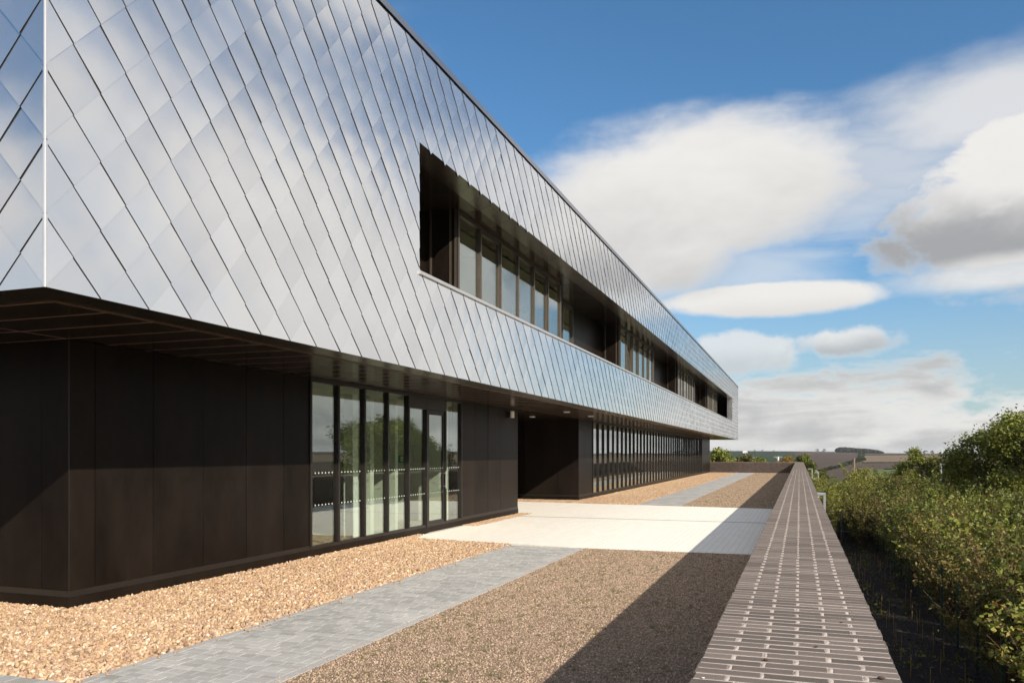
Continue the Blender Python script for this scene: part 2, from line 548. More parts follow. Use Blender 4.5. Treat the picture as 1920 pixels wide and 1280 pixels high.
def mat_leaf(name, stops, trans=0.20, rough=0.55):
    m = bpy.data.materials.new(name); m.use_nodes = True
    nt = m.node_tree; b = nt.nodes['Principled BSDF']
    g = nt.nodes.new('ShaderNodeNewGeometry'); oi = nt.nodes.new('ShaderNodeObjectInfo')
    n = noise(nt, objvec(nt), 0.9, 3, 0.5)
    f = (X(nt, g.outputs['Random Per Island']) * 0.50 + X(nt, oi.outputs['Random']) * 0.42 + n * 0.45 - 0.18).clamp()
    col = ramp(nt, f, stops)
    nt.links.new(col, b.inputs['Base Color'])
    b.inputs['Roughness'].default_value = rough
    b.inputs['Specular IOR Level'].default_value = 0.3
    t = nt.nodes.new('ShaderNodeBsdfTranslucent'); nt.links.new(col, t.inputs[0])
    mx = nt.nodes.new('ShaderNodeMixShader'); mx.inputs[0].default_value = trans
    out = nt.nodes['Material Output']
    nt.links.new(b.outputs[0], mx.inputs[1]); nt.links.new(t.outputs[0], mx.inputs[2]); nt.links.new(mx.outputs[0], out.inputs[0])
    return m


M['leaf'] = mat_leaf('shrub_leaf', [(0.0, (0.045, 0.062, 0.012)), (0.35, (0.105, 0.135, 0.022)), (0.65, (0.190, 0.205, 0.036)),
                                    (0.86, (0.31, 0.285, 0.06)), (0.95, (0.31, 0.18, 0.055)), (1.0, (0.24, 0.10, 0.03))])
M['leaf_dark'] = mat_leaf('dark_leaf', [(0.0, (0.050, 0.065, 0.014)), (0.45, (0.130, 0.155, 0.026)), (0.9, (0.240, 0.250, 0.046)), (1.0, (0.15, 0.13, 0.03))])
M['leaf_olive'] = mat_leaf('olive_leaf', [(0.0, (0.05, 0.054, 0.014)), (0.5, (0.125, 0.122, 0.030)), (0.85, (0.22, 0.175, 0.048)), (1.0, (0.19, 0.12, 0.045))])
M['leaf_gold'] = mat_leaf('golden_leaf', [(0.0, (0.16, 0.11, 0.015)), (0.5, (0.30, 0.19, 0.02)), (1.0, (0.30, 0.12, 0.02))])
M['leaf_far'] = mat_leaf('far_leaf', [(0.0, (0.030, 0.042, 0.022)), (0.6, (0.055, 0.066, 0.030)), (1.0, (0.085, 0.085, 0.035))], 0.2)
M['twig'] = simple('twig', (0.13, 0.075, 0.045), 0.85, 0, 0.3)

# ------------------------------------------------------------------ key dimensions (metres)
XF = -5.475           # outer face of the metal cladding
XW = -7.739           # ground floor wall
YG = 4.586            # near end of the cladding
YE = 78.8             # far end
ZS = CAMZ + 1.285     # underside of the upper storey
ZT = CAMZ + 6.216     # top of the shingles
YL = 6.79             # near end of the ground floor
W0, W1, WB, WT = 11.06, 71.7, 4.547, 6.517    # long window opening
XD = -20.0            # back of the building
HV, HH = 0.5705, 0.264   # shingle diagonal height, half width
B1E = 22.04; B2S = 28.88; B2E = 75.2
WALL_X0, WALL_X1, WALL_Z = -0.348, 0.328, 0.985
GZ = -3.45            # ground outside the terrace


# ------------------------------------------------------------------ terrain
def ridge_row(px):
    xs = [900, 1385, 1480, 1560, 1620, 1680, 1760, 1850, 2100, 2600]
    ys = [845, 845, 845.5, 846.5, 848.5, 849.2, 849.8, 849, 846, 844]
    return np.interp(px, xs, ys)


def terrain_height(x, y):
    r = np.hypot(x, y)
    azc = np.arctan2(x, y) + TH
    azl = np.clip(azc, -1.2, 1.2)
    px = 960 + F * np.tan(azl)
    zr = CAMZ + (VY - ridge_row(px)) / F * 2200 * np.cos(azl)
    t = np.clip((r - 420) / (2200 - 420), 0, 1)
    zf = -10.0 + (zr + 10.0) * t ** 0.92
    zf = zf - np.clip((r - 2200) / 3000, 0, 1) * 40
    near = GZ + 0 * r
    k = np.clip((r - 85) / (420 - 85), 0, 1); k = k * k * (3 - 2 * k)
    z = near * (1 - k) + zf * k
    und = np.sin(x * 0.011 + 1.3) * np.cos(y * 0.008) * 0.8 * np.clip((r - 120) / 300, 0, 1) * np.clip((2200 - r) / 500, 0, 1)
    return z + und


def field_mats():
    def fm(name, lo, hi, sx=0.002, sy=0.03):
        m, nt, b = new_mat(name)
        n = noise(nt, posvec(nt, (1, 1, 1)), 0.012, 6, 0.65)
        rows = noise(nt, posvec(nt, (sx, sy, 1)), 4.0, 3, 0.6)
        nt.links.new(ramp(nt, (n * 0.7 + rows * 0.35).clamp(), [(0.3, lo), (0.75, hi)]), b.inputs['Base Color'])
        b.inputs['Roughness'].default_value = 1.0
        b.inputs['Specular IOR Level'].default_value = 0.1
        return m
    return [fm('rough_grass', (0.045, 0.050, 0.022), (0.085, 0.085, 0.035)),
            fm('green_field', (0.026, 0.042, 0.021), (0.040, 0.057, 0.028)),
            fm('ploughed_field', (0.066, 0.049, 0.040), (0.095, 0.070, 0.056)),
            fm('stubble_field', (0.155, 0.115, 0.075), (0.20, 0.15, 0.10)),
            fm('pasture', (0.08, 0.11, 0.035), (0.115, 0.145, 0.05))]


def build_terrain():
    azs = np.concatenate([np.linspace(-math.pi, -0.30, 60, endpoint=False), np.linspace(-0.30, 0.45, 420, endpoint=False), np.linspace(0.45, math.pi, 60)])
    rs = np.concatenate([[0.0], np.linspace(20, 120, 8), np.geomspace(140, 420, 14), np.geomspace(430, 2200, 110), [2400, 2800, 3400, 4300]])
    A, Rr = np.meshgrid(azs, rs, indexing='ij')
    x = Rr * np.sin(A); y = Rr * np.cos(A)
    z = terrain_height(x, y)
    v = np.stack([x, y, z], -1).reshape(-1, 3)
    na, nr = A.shape
    i = np.arange(na - 1)[:, None] * nr + np.arange(nr - 1)[None, :]
    f = np.stack([i, i + 1, i + nr + 1, i + nr], -1).reshape(-1, 4)[:, ::-1]
    c = v[f].mean(1)
    u = c[:, 0] * CT + c[:, 1] * ST; d = np.maximum(-c[:, 0] * ST + c[:, 1] * CT, 1e-3)
    px = 960 + u / d * F; py = VY - (c[:, 2] - CAMZ) / d * F
    r = np.hypot(c[:, 0], c[:, 1])
    idx = np.zeros(len(f), dtype=int)
    far = r > 430
    idx[far] = 2
    idx[far & (px < 1488 + (py - 850) * 1.6) & (py < 872)] = 1
    idx[far & (px > 1610 + (py - 852) * 0.6) & (py > 853) & (py < 866.5)] = 3
    idx[far & (px > 1760) & (py > 866.5) & (py < 873)] = 3
    idx[far & (px > 1620) & (px < 1720) & (py > 879)] = 4
    me = np_mesh('terrain', v, f, field_mats(), True, idx)
    o = bpy.data.objects.new('terrain', me)
    put(o, None, 'structure')


build_terrain()

# ------------------------------------------------------------------ terrace ground
def sheet(name, pts, z, mat, kind='structure', parent=None, thick=0.0):
    b = MB()
    b.poly([(p[0], p[1], z) for p in pts])
    return b.build(name, mat, parent, kind)


mb = MB(); mb.box(-32, WALL_X1 - 0.02, -14, 76.0, -3.8, -0.03)
mb.build('terrace', M['brickwall'], None, 'structure')

PX0, PX1 = -5.22, -3.72
SLAB = [(-7.62, 15.6), (-7.45, 14.85), (-3.72, 14.36), (WALL_X0, 14.45), (WALL_X0, 26.55), (-7.35, 27.30), (-13.5, 27.9), (-13.5, 22.35), (-7.35, 22.35), (-7.35, 15.6)]


def scatter(name, pts, z, bed, stone, density, smin, smax, seed, label, cat, sub=2):
    o = sheet(name, pts, z, bed, None)
    o['kind'] = 'stuff'; o['label'] = label; o['category'] = cat
    ng = bpy.data.node_groups.new(name + '_scatter', 'GeometryNodeTree')
    ng.interface.new_socket('Geometry', in_out='INPUT', socket_type='NodeSocketGeometry')
    ng.interface.new_socket('Geometry', in_out='OUTPUT', socket_type='NodeSocketGeometry')
    N = ng.nodes; L = ng.links
    gi = N.new('NodeGroupInput'); go = N.new('NodeGroupOutput')
    dp = N.new('GeometryNodeDistributePointsOnFaces'); dp.inputs['Density'].default_value = density; dp.inputs['Seed'].default_value = seed
    ico = N.new('GeometryNodeMeshIcoSphere'); ico.inputs['Radius'].default_value = 1.0; ico.inputs['Subdivisions'].default_value = sub
    sp = N.new('GeometryNodeSetPosition')
    nz = N.new('ShaderNodeTexNoise'); nz.inputs['Scale'].default_value = 0.9; nz.inputs['Detail'].default_value = 1.0
    sub_ = N.new('ShaderNodeVectorMath'); sub_.operation = 'SUBTRACT'; sub_.inputs[1].default_value = (0.5, 0.5, 0.5)
    scl = N.new('ShaderNodeVectorMath'); scl.operation = 'SCALE'; scl.inputs['Scale'].default_value = 1.3
    L.new(nz.outputs['Color'], sub_.inputs[0]); L.new(sub_.outputs[0], scl.inputs[0])
    L.new(ico.outputs[0], sp.inputs['Geometry']); L.new(scl.outputs[0], sp.inputs['Offset'])
    sm = N.new('GeometryNodeSetMaterial'); sm.inputs['Material'].default_value = stone
    L.new(sp.outputs[0], sm.inputs['Geometry'])
    ss = N.new('GeometryNodeSetShadeSmooth'); L.new(sm.outputs[0], ss.inputs[0])
    rv = N.new('FunctionNodeRandomValue'); rv.data_type = 'FLOAT_VECTOR'
    rv.inputs[0].default_value = (0, 0, 0); rv.inputs[1].default_value = (6.28, 6.28, 6.28); rv.inputs['Seed'].default_value = seed + 1
    rs = N.new('FunctionNodeRandomValue'); rs.data_type = 'FLOAT_VECTOR'
    rs.inputs[0].default_value = (smin, smin * 0.8, smin * 0.65); rs.inputs[1].default_value = (smax, smax * 0.85, smax * 0.6); rs.inputs['Seed'].default_value = seed + 2
    ip = N.new('GeometryNodeInstanceOnPoints')
    L.new(gi.outputs[0], dp.inputs[0]); L.new(dp.outputs['Points'], ip.inputs['Points']); L.new(ss.outputs[0], ip.inputs['Instance'])
    L.new(rv.outputs[0], ip.inputs['Rotation']); L.new(rs.outputs[0], ip.inputs['Scale'])
    jg = N.new('GeometryNodeJoinGeometry'); L.new(ip.outputs[0], jg.inputs[0]); L.new(gi.outputs[0], jg.inputs[0])
    L.new(jg.outputs[0], go.inputs[0])
    md = o.modifiers.new('scatter', 'NODES'); md.node_group = ng
    return o


scatter('gravel', [(-13, 4.60), (PX0, 4.60), (PX0, 14.50), (-7.44, 14.83), (-7.60, 15.55), (-7.735, 15.55), (-7.735, 6.85), (-13, 6.85)], 0.0,
        M['gravel_bed'], M['pebble'], 1150, 0.015, 0.040, 1, 'loose tan gravel along the near black wall', 'gravel')
scatter('gravel_strip', [(-7.735, 17.9), (-7.36, 17.9), (-7.36, 22.2), (-7.735, 22.2)], 0.0,
        M['gravel_bed'], M['pebble'], 1500, 0.014, 0.026, 5, 'narrow gravel strip below the wall lamp', 'gravel')
scatter('gravel_bed', [(-13.4, 27.92), (-7.35, 27.33), (PX0, 27.12), (PX0, 75.2), (-7.735, 75.2), (-7.735, 28.86), (-13.4, 28.86)], 0.0,
        M['gravel_bed'], M['pebble'], 620, 0.016, 0.042, 9, 'tan gravel beside the long far glazing', 'gravel', 1)
scatter('seeded_soil', [(PX1, -1.0), (WALL_X0, -1.0), (WALL_X0, 14.42), (PX1, 14.33)], 0.0055,
        M['seedbed'], M['chip'], 3200, 0.004, 0.0145, 13, 'bare brown seeded soil beside the brick parapet', 'soil', 1)
scatter('thin_turf', [(PX1, 26.93), (WALL_X0, 26.58), (WALL_X0, 75.2), (PX1, 75.2)], 0.0045,
        M['seedbed_far'], M['chip'], 500, 0.008, 0.022, 17, 'thin brown turf beyond the pale paving', 'turf', 1)


def build_grass(name, x0, x1, y0, y1, n, label, hmin, hmax, clump):
    V = []; Fc = []
    cx = rng.uniform(x0, x1, n); cy = rng.uniform(y0, y1, n)
    for k in range(n):
        nb = rng.integers(5, clump)
        for j in range(nb):
            a = rng.uniform(0, 6.28); r = abs(rng.normal(0, 0.022))
            px, py = cx[k] + r * math.cos(a), cy[k] + r * math.sin(a)
            h = rng.uniform(hmin, hmax); w = rng.uniform(0.0015, 0.003); t = rng.uniform(0, 6.28); lean = rng.uniform(0.2, 0.9) * h
            b = len(V)
            V += [(px - w * math.cos(t), py - w * math.sin(t), 0.004), (px + w * math.cos(t), py + w * math.sin(t), 0.004),
                  (px + lean * math.cos(a), py + lean * math.sin(a), h + 0.010)]
            Fc.append((b, b + 1, b + 2))
    me = np_mesh(name, V, np.array(Fc), [M['grass']])
    put(bpy.data.objects.new(name, me), None, 'stuff', label, 'grass')


M['grass'] = mat_leaf('young_grass', [(0.0, (0.05, 0.08, 0.015)), (0.6, (0.09, 0.14, 0.02)), (0.85, (0.17, 0.15, 0.06)), (1.0, (0.25, 0.19, 0.10))])
build_grass('sparse_grass', PX1 + 0.05, WALL_X0 - 0.03, 2.6, 14.3, 1500, 'sparse green grass sprouts in the near brown soil', 0.008, 0.03, 22)
build_grass('sparse_grass', PX1 + 0.05, WALL_X0 - 0.03, 27.0, 75.0, 2600, 'faint green grass on the far brown turf', 0.01, 0.04, 16)

# pale paving
slab = empty('pale_paving', (-5, 20, 0)); slab['kind'] = 'structure'
def slab_poly(name, pts, z, mat):
    b = MB(); n = len(pts)
    top = [(p[0] + 5, p[1] - 20, z) for p in pts]; bot = [(p[0] + 5, p[1] - 20, -0.03) for p in pts]
    b.poly(top[::-1] if sum((pts[i][0] * pts[(i + 1) % n][1] - pts[(i + 1) % n][0] * pts[i][1]) for i in range(n)) < 0 else top)
    for i in range(n):
        j = (i + 1) % n
        b.poly([bot[i], bot[j], top[j], top[i]])
    return b.build(name, mat, slab)
slab_poly('near_paving', [(-7.62, 17.85), (-7.62, 15.6), (-7.45, 14.87), (-3.72, 14.38), (WALL_X0 - 0.004, 14.47), (WALL_X0 - 0.004, 21.05), (-7.33, 21.05), (-7.33, 17.85)], 0.005, M['slab'])
slab_poly('far_paving', [(-7.33, 21.19), (WALL_X0 - 0.004, 21.19), (WALL_X0 - 0.004, 26.53), (-7.35, 27.28), (-13.5, 27.88), (-13.5, 22.3), (-7.33, 22.3)], 0.005, M['slab'])
slab_poly('drain_channel', [(-7.33, 21.053), (WALL_X0 - 0.004, 21.053), (WALL_X0 - 0.004, 21.187), (-7.33, 21.187)], 0.003, M['steel_channel'])
slab_poly('door_step', [(-7.74, 16.15), (-7.625, 15.6), (-7.625, 17.85), (-7.74, 17.85)], 0.008, M['slab_edge'])

# ------------------------------------------------------------------ block paved path
def build_path():
    root = empty('block_path', (0, 0, 0)); root['kind'] = 'structure'
    b = MB(); b.box(PX0, PX1, -1.0, 14.36, -0.028, 0.0); b.box(-13, PX0 - 0.003, 3.1, 4.59, -0.028, 0.0)
    b.build('bedding_sand', M['paver_joint'], root)
    blocks = []      # cx, cy, lx, ly, edge
    g = 0.005
    y = -1.0
    while y < 14.3:
        L = 0.2
        if y + L > 14.36: break
        for x0 in (PX0, PX1 - 0.1): blocks.append((x0 + 0.05, y + L / 2, 0.1 - g, L - g, 1))
        y += L
    y = -1.0
    xi0, xi1 = PX0 + 0.1, PX1 - 0.1
    while y < 14.2:
        w = random.choice((0.08, 0.10, 0.10, 0.12))
        x = xi0 - random.choice((0, 0.05, 0.1))
        while x < xi1 - 0.02:
            l = random.choice((0.10, 0.14, 0.16, 0.2, 0.2))
            a, c = max(x, xi0), min(x + l, xi1)
            if xi1 - c < 0.07: c = xi1; x = xi1
            if c - a > 0.04: blocks.append(((a + c) / 2, y + w / 2, c - a - g, w - g, 0))
            x += l
        y += w
    y = 3.1
    while y < 4.5:
        x = -13.0
        while x < PX0 - 0.05:
            l = random.choice((0.16, 0.2, 0.24)); c = min(x + l, PX0 - 0.004)
            if c - x > 0.05: blocks.append(((x + c) / 2, y + 0.074, c - x - g, 0.149 - g, 0))
            x += l
        y += 0.149

    def seen(bk):
        d = -bk[0] * ST + bk[1] * CT; u = bk[0] * CT + bk[1] * ST
        if d < 0.5: return 0
        px = 960 + u / d * F; py = VY + CAMZ / d * F
        if not (-30 < px < 1950 and py < 1300): return 0
        return bk[2] * bk[3] * CAMZ / d ** 3
    blocks.sort(key=seen, reverse=True)
    protos = {}
    stuff = [MB(), MB()]
    for k, (cx, cy, lx, ly, e) in enumerate(blocks):
        dz = random.uniform(0, 0.003)
        if k < 300 and seen((cx, cy, lx, ly, e)) > 0:
            key = (round(lx, 3), round(ly, 3), e)
            if key not in protos:
                protos[key] = MB().chbox(-lx / 2, lx / 2, -ly / 2, ly / 2, -0.02, 0.010, 0.0025).mesh('paver', M['paver_edge'] if e else M['paver'])
            o = bpy.data.objects.new('paver', protos[key]); o.location = (cx, cy, dz)
            o.rotation_euler = (random.gauss(0, 0.004), random.gauss(0, 0.004), random.gauss(0, 0.006))
            put(o, root)
        else:
            stuff[e].chbox(cx - lx / 2, cx + lx / 2, cy - ly / 2, cy + ly / 2, -0.02, 0.010 + dz, 0.0025)
    stuff[0].build('pavers', M['paver'], root, 'stuff'); stuff[1].build('edge_pavers', M['paver_edge'], root, 'stuff')
    # far stretch beyond the pale paving
    far = empty('far_block_path', (0, 0, 0)); far['kind'] = 'structure'
    b = MB(); b.box(PX0, PX1, 27.1, 75.2, -0.028, 0.0); b.build('bedding_sand', M['paver_joint'], far)
    b = MB(); y = 27.12
    while y < 75.0:
        x = PX0
        st = random.choice((0, 0.1)); first = True
        while x < PX1 - 0.05:
            l = 0.3 - (st if first else 0); first = False
            c = min(x + l, PX1)
            b.box(x, c - 0.006, y, y + 0.194, -0.02, 0.010 + random.uniform(0, 0.003)); x = c
        y += 0.2
    b.build('pavers', M['paver'], far, 'stuff')


build_path()


def stray_stones():
    g = np.random.default_rng(21)
    bm = bmesh.new(); bmesh.ops.create_icosphere(bm, subdivisions=1, radius=1.0)
    bv = np.array([v.co[:] for v in bm.verts]); bf = np.array([[v.index for v in f.verts] for f in bm.faces]); bm.free()
    for name, mat, x0, sgn, n, r0, r1, lab in (('stray_gravel', 'pebble', PX0, 1, 150, 0.009, 0.017, 'stray tan pebbles kicked onto the grey paved path'),
                                               ('soil_crumbs', 'chip', PX1, -1, 420, 0.003, 0.008, 'brown soil crumbs spilled onto the grey paved path')):
        V = []; Fc = []
        for k in range(n):
            r = g.uniform(r0, r1)
            c = np.array([x0 + sgn * abs(g.normal(0, 0.09)), g.uniform(4.0, 14.2), 0.010 + r * 0.55])
            Fc.append(bf + len(V) * len(bv)); V.append(bv * g.uniform(0.7, 1.15, (1, 3)) * np.array([r, r, r * 0.7]) * g.uniform(0.85, 1.1, (len(bv), 1)) + c)
        me = np_mesh(name, np.concatenate(V), np.concatenate(Fc), [M[mat]], True)
        put(bpy.data.objects.new(name, me), None, 'stuff', lab, 'stones')


stray_stones()

# ------------------------------------------------------------------ brick parapet wall
def build_parapet():
    root = empty('brick_parapet', (0, 0, 0), 'long brown brick parapet wall with broad brick coping running to the far end', 'wall')
    b = MB(); b.box(WALL_X0 + 0.003, WALL_X1 - 0.003, -6, 75.55, -3.8, WALL_Z - 0.075)
    b.build('wall', M['brickwall'], root)
    b = MB(); b.box(WALL_X0 + 0.004, WALL_X1 - 0.004, -6, 75.55, WALL_Z - 0.0749, WALL_Z - 0.0016)
    b.build('mortar_bed', M['mortar'], root)
    col = (WALL_X1 - WALL_X0) / 6
    j = 0.018
    bricks = []
    for n in range(int(81.5 / 0.0752)):
        y = -6 + n * 0.0752
        cells = ((0, 2), (2, 4), (4, 6)) if n % 2 == 0 else ((0, 1), (1, 3), (3, 5), (5, 6))
        for a, c in cells:
            bricks.append((WALL_X0 + a * col + (j / 2 if a else 0), WALL_X0 + c * col - (j / 2 if c < 6 else 0), y))
    vis = [k for k in bricks if k[2] > 2.2]
    vis.sort(key=lambda k: k[2])
    protos = {}
    rest = MB()
    ids = {id(k) for k in vis[:300]}
    for k in bricks:
        x0, x1, y = k
        cx = (x0 + x1) / 2; hx = (x1 - x0) / 2
        if id(k) in ids:
            key = (round(hx, 4), random.randrange(4))
            if key not in protos:
                ii = lambda s: random.uniform(-s, s)
                protos[key] = MB().chbox(-hx + ii(.004), hx + ii(.004), -0.0288 + ii(.0018), 0.0288 + ii(.0018), -0.07, 0.0, 0.0022).mesh('brick', M['brick'])
            o = bpy.data.objects.new('brick', protos[key])
            o.location = (cx, y + 0.0376, WALL_Z + random.uniform(-0.0003, 0.0012))
            o.rotation_euler = (random.gauss(0, 0.004), random.gauss(0, 0.0009), random.gauss(0, 0.005))
            put(o, root)
        else:
            d = random.uniform(-0.0003, 0.0012); e = random.uniform(-0.003, 0.003)
            rest.chbox(x0 + e, x1 + e, y + 0.0088, y + 0.0664, WALL_Z - 0.07, WALL_Z + d, 0.0022)
    rest.build('bricks', M['brick'], root, 'stuff')
    # mortar lumps smeared over the joints between brick ends
    V = []; Fc = []
    for n in range(int(40 / 0.0752)):
        y = -6 + n * 0.0752 + 0.0376 + 6
        js = (2, 4) if n % 2 == 0 else (1, 3, 5)
        n2 = n + int(6 / 0.0752)
        js = (2, 4) if n2 % 2 == 0 else (1, 3, 5)
        y = -6 + n2 * 0.0752 + 0.0376
        for q in js:
            x = WALL_X0 + q * col + random.uniform(-.003, .003)
            b0 = len(V); rx = random.uniform(0.010, 0.017); ry = random.uniform(0.030, 0.036)
            for t in range(10):
                a = 2 * math.pi * t / 10; w = random.uniform(0.8, 1.12)
                cs, sn = math.cos(a), math.sin(a)
                V.append((x + rx * w * math.copysign(abs(cs) ** 0.6, cs), y + ry * math.copysign(abs(sn) ** 0.6, sn), WALL_Z - 0.0045))
            for t in range(10):
                p = V[b0 + t]; V.append((x + (p[0] - x) * 0.6, y + (p[1] - y) * 0.72, WALL_Z + random.uniform(-0.0012, 0.0015)))
            for t in range(10):
                t2 = (t + 1) % 10; Fc.append((b0 + t, b0 + t2, b0 + 10 + t2, b0 + 10 + t))
            Fc.append(tuple(b0 + 10 + t for t in range(10)))
    me = bpy.data.meshes.new('mortar_smears'); me.from_pydata(V, [], Fc); me.materials.append(M['mortar'])
    me.polygons.foreach_set('use_smooth', [True] * len(Fc))
    put(bpy.data.objects.new('mortar_smears', me), root, 'stuff')
    # far cross wall
    far = empty('brick_cross_wall', (-4, 75.4, 0), 'low dark brick wall closing the far end of the terrace', 'wall')
    MB().box(XW + 4 + 0.005, WALL_X0 + 4 - 0.003, -0.17, 0.17, -0.03, WALL_Z - 0.078).build('wall', M['brickwall'], far)
    b = MB(); x = XW + 4.005
    while x < WALL_X0 + 4 - 0.1:
        b.chbox(x, x + 0.065, -0.175, 0.175, WALL_Z - 0.0775, WALL_Z - 0.003 + random.uniform(-.003, .002), 0.004); x += 0.075
    b.build('coping_bricks', M['brick'], far, 'stuff')


build_parapet()

# small litter on the coping
def litter():
    spots = [(1531, 1213, 'brown', 0.012), (1578, 1167, 'brown', 0.010), (1436, 1238, 'brown', 0.016), (1318, 1271, 'white', 0.009),
             (1652, 1273, 'brown', 0.02), (1375, 1279, 'white', 0.006), (1534, 932, 'white', 0.02)]
    labs = ['small brown pebble lying in the middle of the coping', 'small dark pebble on the right half of the coping', 'dark curled leaf lying on the left coping joint',
            'white pebble at the left edge of the coping', 'dry brown leaf scrap at the right edge of the coping', 'tiny white chip near the left edge of the coping',
            'pale chip on the far coping near the metal frame']
    mats = {'brown': simple('brown_leaf_scrap', (0.07, 0.04, 0.025), 0.8), 'white': simple('white_chip', (0.7, 0.66, 0.6), 0.8)}
    for (px, py, c, r), lab in zip(spots, labs):
        p = ground_point(px, py, WALL_Z)
        bm = bmesh.new(); bmesh.ops.create_icosphere(bm, subdivisions=2, radius=r * 0.6)
        for v in bm.verts: v.co = Vector((v.co.x * random.uniform(.8, 1.3), v.co.y * random.uniform(.6, .9), v.co.z * random.uniform(.35, .5)))
        me = bpy.data.meshes.new('pebble'); bm.to_mesh(me); bm.free(); me.materials.append(mats[c])
        o = bpy.data.objects.new('pebble' if c == 'white' else 'leaf_scrap', me); o.location = (p.x, p.y, WALL_Z + r * 0.3)
        put(o, None, None, lab, 'pebble' if c == 'white' else 'debris')


litter()

# ------------------------------------------------------------------ the building
BLD = empty('office_building', (-12, 40, 0), 'long two storey building with silver diamond shingles above dark glazed ground floor', 'building')
BO = Vector((-12, 40, 0))


def bpart(mb, name, mat, parent=BLD, kind=None, label=None, smooth=False):
    o = mb.build(name, mat, None, kind, label, smooth=smooth)
    o.parent = parent
    if parent is BLD: o.location = -BO
    return o


def clip_half(poly, axis, val, keep_ge):
    out = []
    n = len(poly)
    for i in range(n):
        a, b = poly[i], poly[(i + 1) % n]
        da = (a[axis] - val) * (1 if keep_ge else -1); db = (b[axis] - val) * (1 if keep_ge else -1)
        if da >= 0: out.append(a)
        if (da >= 0) != (db >= 0):
            t = da / (da - db)
            out.append(tuple(a[k] + (b[k] - a[k]) * t for k in range(2)))
    cl = []
    for p in out:
        if not cl or abs(p[0] - cl[-1][0]) + abs(p[1] - cl[-1][1]) > 1e-6: cl.append(p)
    if len(cl) > 1 and abs(cl[0][0] - cl[-1][0]) + abs(cl[0][1] - cl[-1][1]) < 1e-6: cl.pop()
    return cl if len(cl) >= 3 else []


def clip_rect(poly, s0, s1, z0, z1):
    for ax, v, k in ((0, s0, True), (0, s1, False), (1, z0, True), (1, z1, False)):
        poly = clip_half(poly, ax, v, k)
        if not poly: return []
    return poly


LIP = 0.0155
GAP = 0.0016


def shingle_pieces(i, j, smax, hole):
    """clipped outline pieces of the diamond centred on grid point (i,j), s along the wall, z up from the soffit"""
    cs, cz = i * HH, j * HV / 2
    hx, hz = HH - GAP, HV / 2 - GAP * HV / 2 / HH
    d = [(cs - hx, cz), (cs, cz - hz), (cs + hx, cz), (cs, cz + hz)]
    ztop = ZT - ZS
    regs = [(0.003, smax, 0, ztop)]
    if hole:
        h0, h1, hb, ht = hole
        regs = [(0.003, h0, 0, ztop), (h1, smax, 0, ztop), (h0, h1, 0, hb), (h0, h1, ht, ztop)]
    return cs, cz, [p for p in (clip_rect(d, *r) for r in regs) if p]


def off(cz, z):
    """how far the face stands proud: tucked in at the top point, proud at the bottom point"""
    return 0.004 + LIP * (0.5 + (cz - z) / HV)


def shingle_faces(pieces, cs, cz, cut_pts=False):
    """faces in (s, z, o) space with lips along the lower edges"""
    V = []; Fs = []; Ms = []
    for p in pieces:
        b = len(V)
        V += [(q[0], q[1], off(cz, q[1])) for q in p]
        Fs.append(tuple(range(b, b + len(p)))); Ms.append(0)
        n = len(p)
        for k in range(n):
            a, c = p[k], p[(k + 1) % n]
            mz = (a[1] + c[1]) / 2
            cut = abs(a[0] - c[0]) < 1e-5
            if mz > cz + 1e-4 and not cut: continue
            b2 = len(V)
            oa, oc = off(cz, a[1]), off(cz, c[1])
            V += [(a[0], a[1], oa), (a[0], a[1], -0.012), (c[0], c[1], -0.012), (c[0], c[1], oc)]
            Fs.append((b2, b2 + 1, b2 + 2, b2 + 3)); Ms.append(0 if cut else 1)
    return V, Fs, Ms


def full_shingle_mesh(front):
    """pillowed diamond with two lips, centred on the origin, in wall local coordinates"""
    hx, hz = HH - GAP, HV / 2 - GAP * HV / 2 / HH
    n = 4
    V = []; Fs = []; Ms = []
    for a in range(n + 1):
        for c in range(n + 1):
            u, w = a / n * 2 - 1, c / n * 2 - 1
            s = (u + w) / 2 * hx; z = (u - w) / 2 * hz
            bulge = 0.0038 * (1 - u * u) * (1 - w * w)
            V.append((s, z, off(0, z) + bulge))
    ix = lambda a, c: a * (n + 1) + c
    for a in range(n):
        for c in range(n):
            Fs.append((ix(a, c), ix(a + 1, c), ix(a + 1, c + 1), ix(a, c + 1))); Ms.append(0)
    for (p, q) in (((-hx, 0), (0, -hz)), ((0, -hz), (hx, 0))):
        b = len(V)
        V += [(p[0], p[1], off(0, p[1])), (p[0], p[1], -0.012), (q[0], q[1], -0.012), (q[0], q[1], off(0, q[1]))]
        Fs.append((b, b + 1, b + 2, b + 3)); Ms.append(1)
    return to_mesh(V, Fs, Ms, front, 'shingle', True)


def wall_xyz(front, s, z, o):
    """wall local (along, up, out) to world axes, relative"""
    return (o, s, z) if front else (-s, -o, z)


def to_mesh(V, Fs, Ms, front, name, smooth=False, origin=None):
    me = bpy.data.meshes.new(name)
    vv = [wall_xyz(front, *v) for v in V]
    if origin is not None: vv = [tuple(a - b for a, b in zip(v, origin)) for v in vv]
    me.from_pydata(vv, [], Fs)
    me.materials.append(M['shingle']); me.materials.append(M['lip_shade'])
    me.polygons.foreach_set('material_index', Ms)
    if smooth: me.polygons.foreach_set('use_smooth', [m == 0 for m in Ms])
    me.update()
    return me


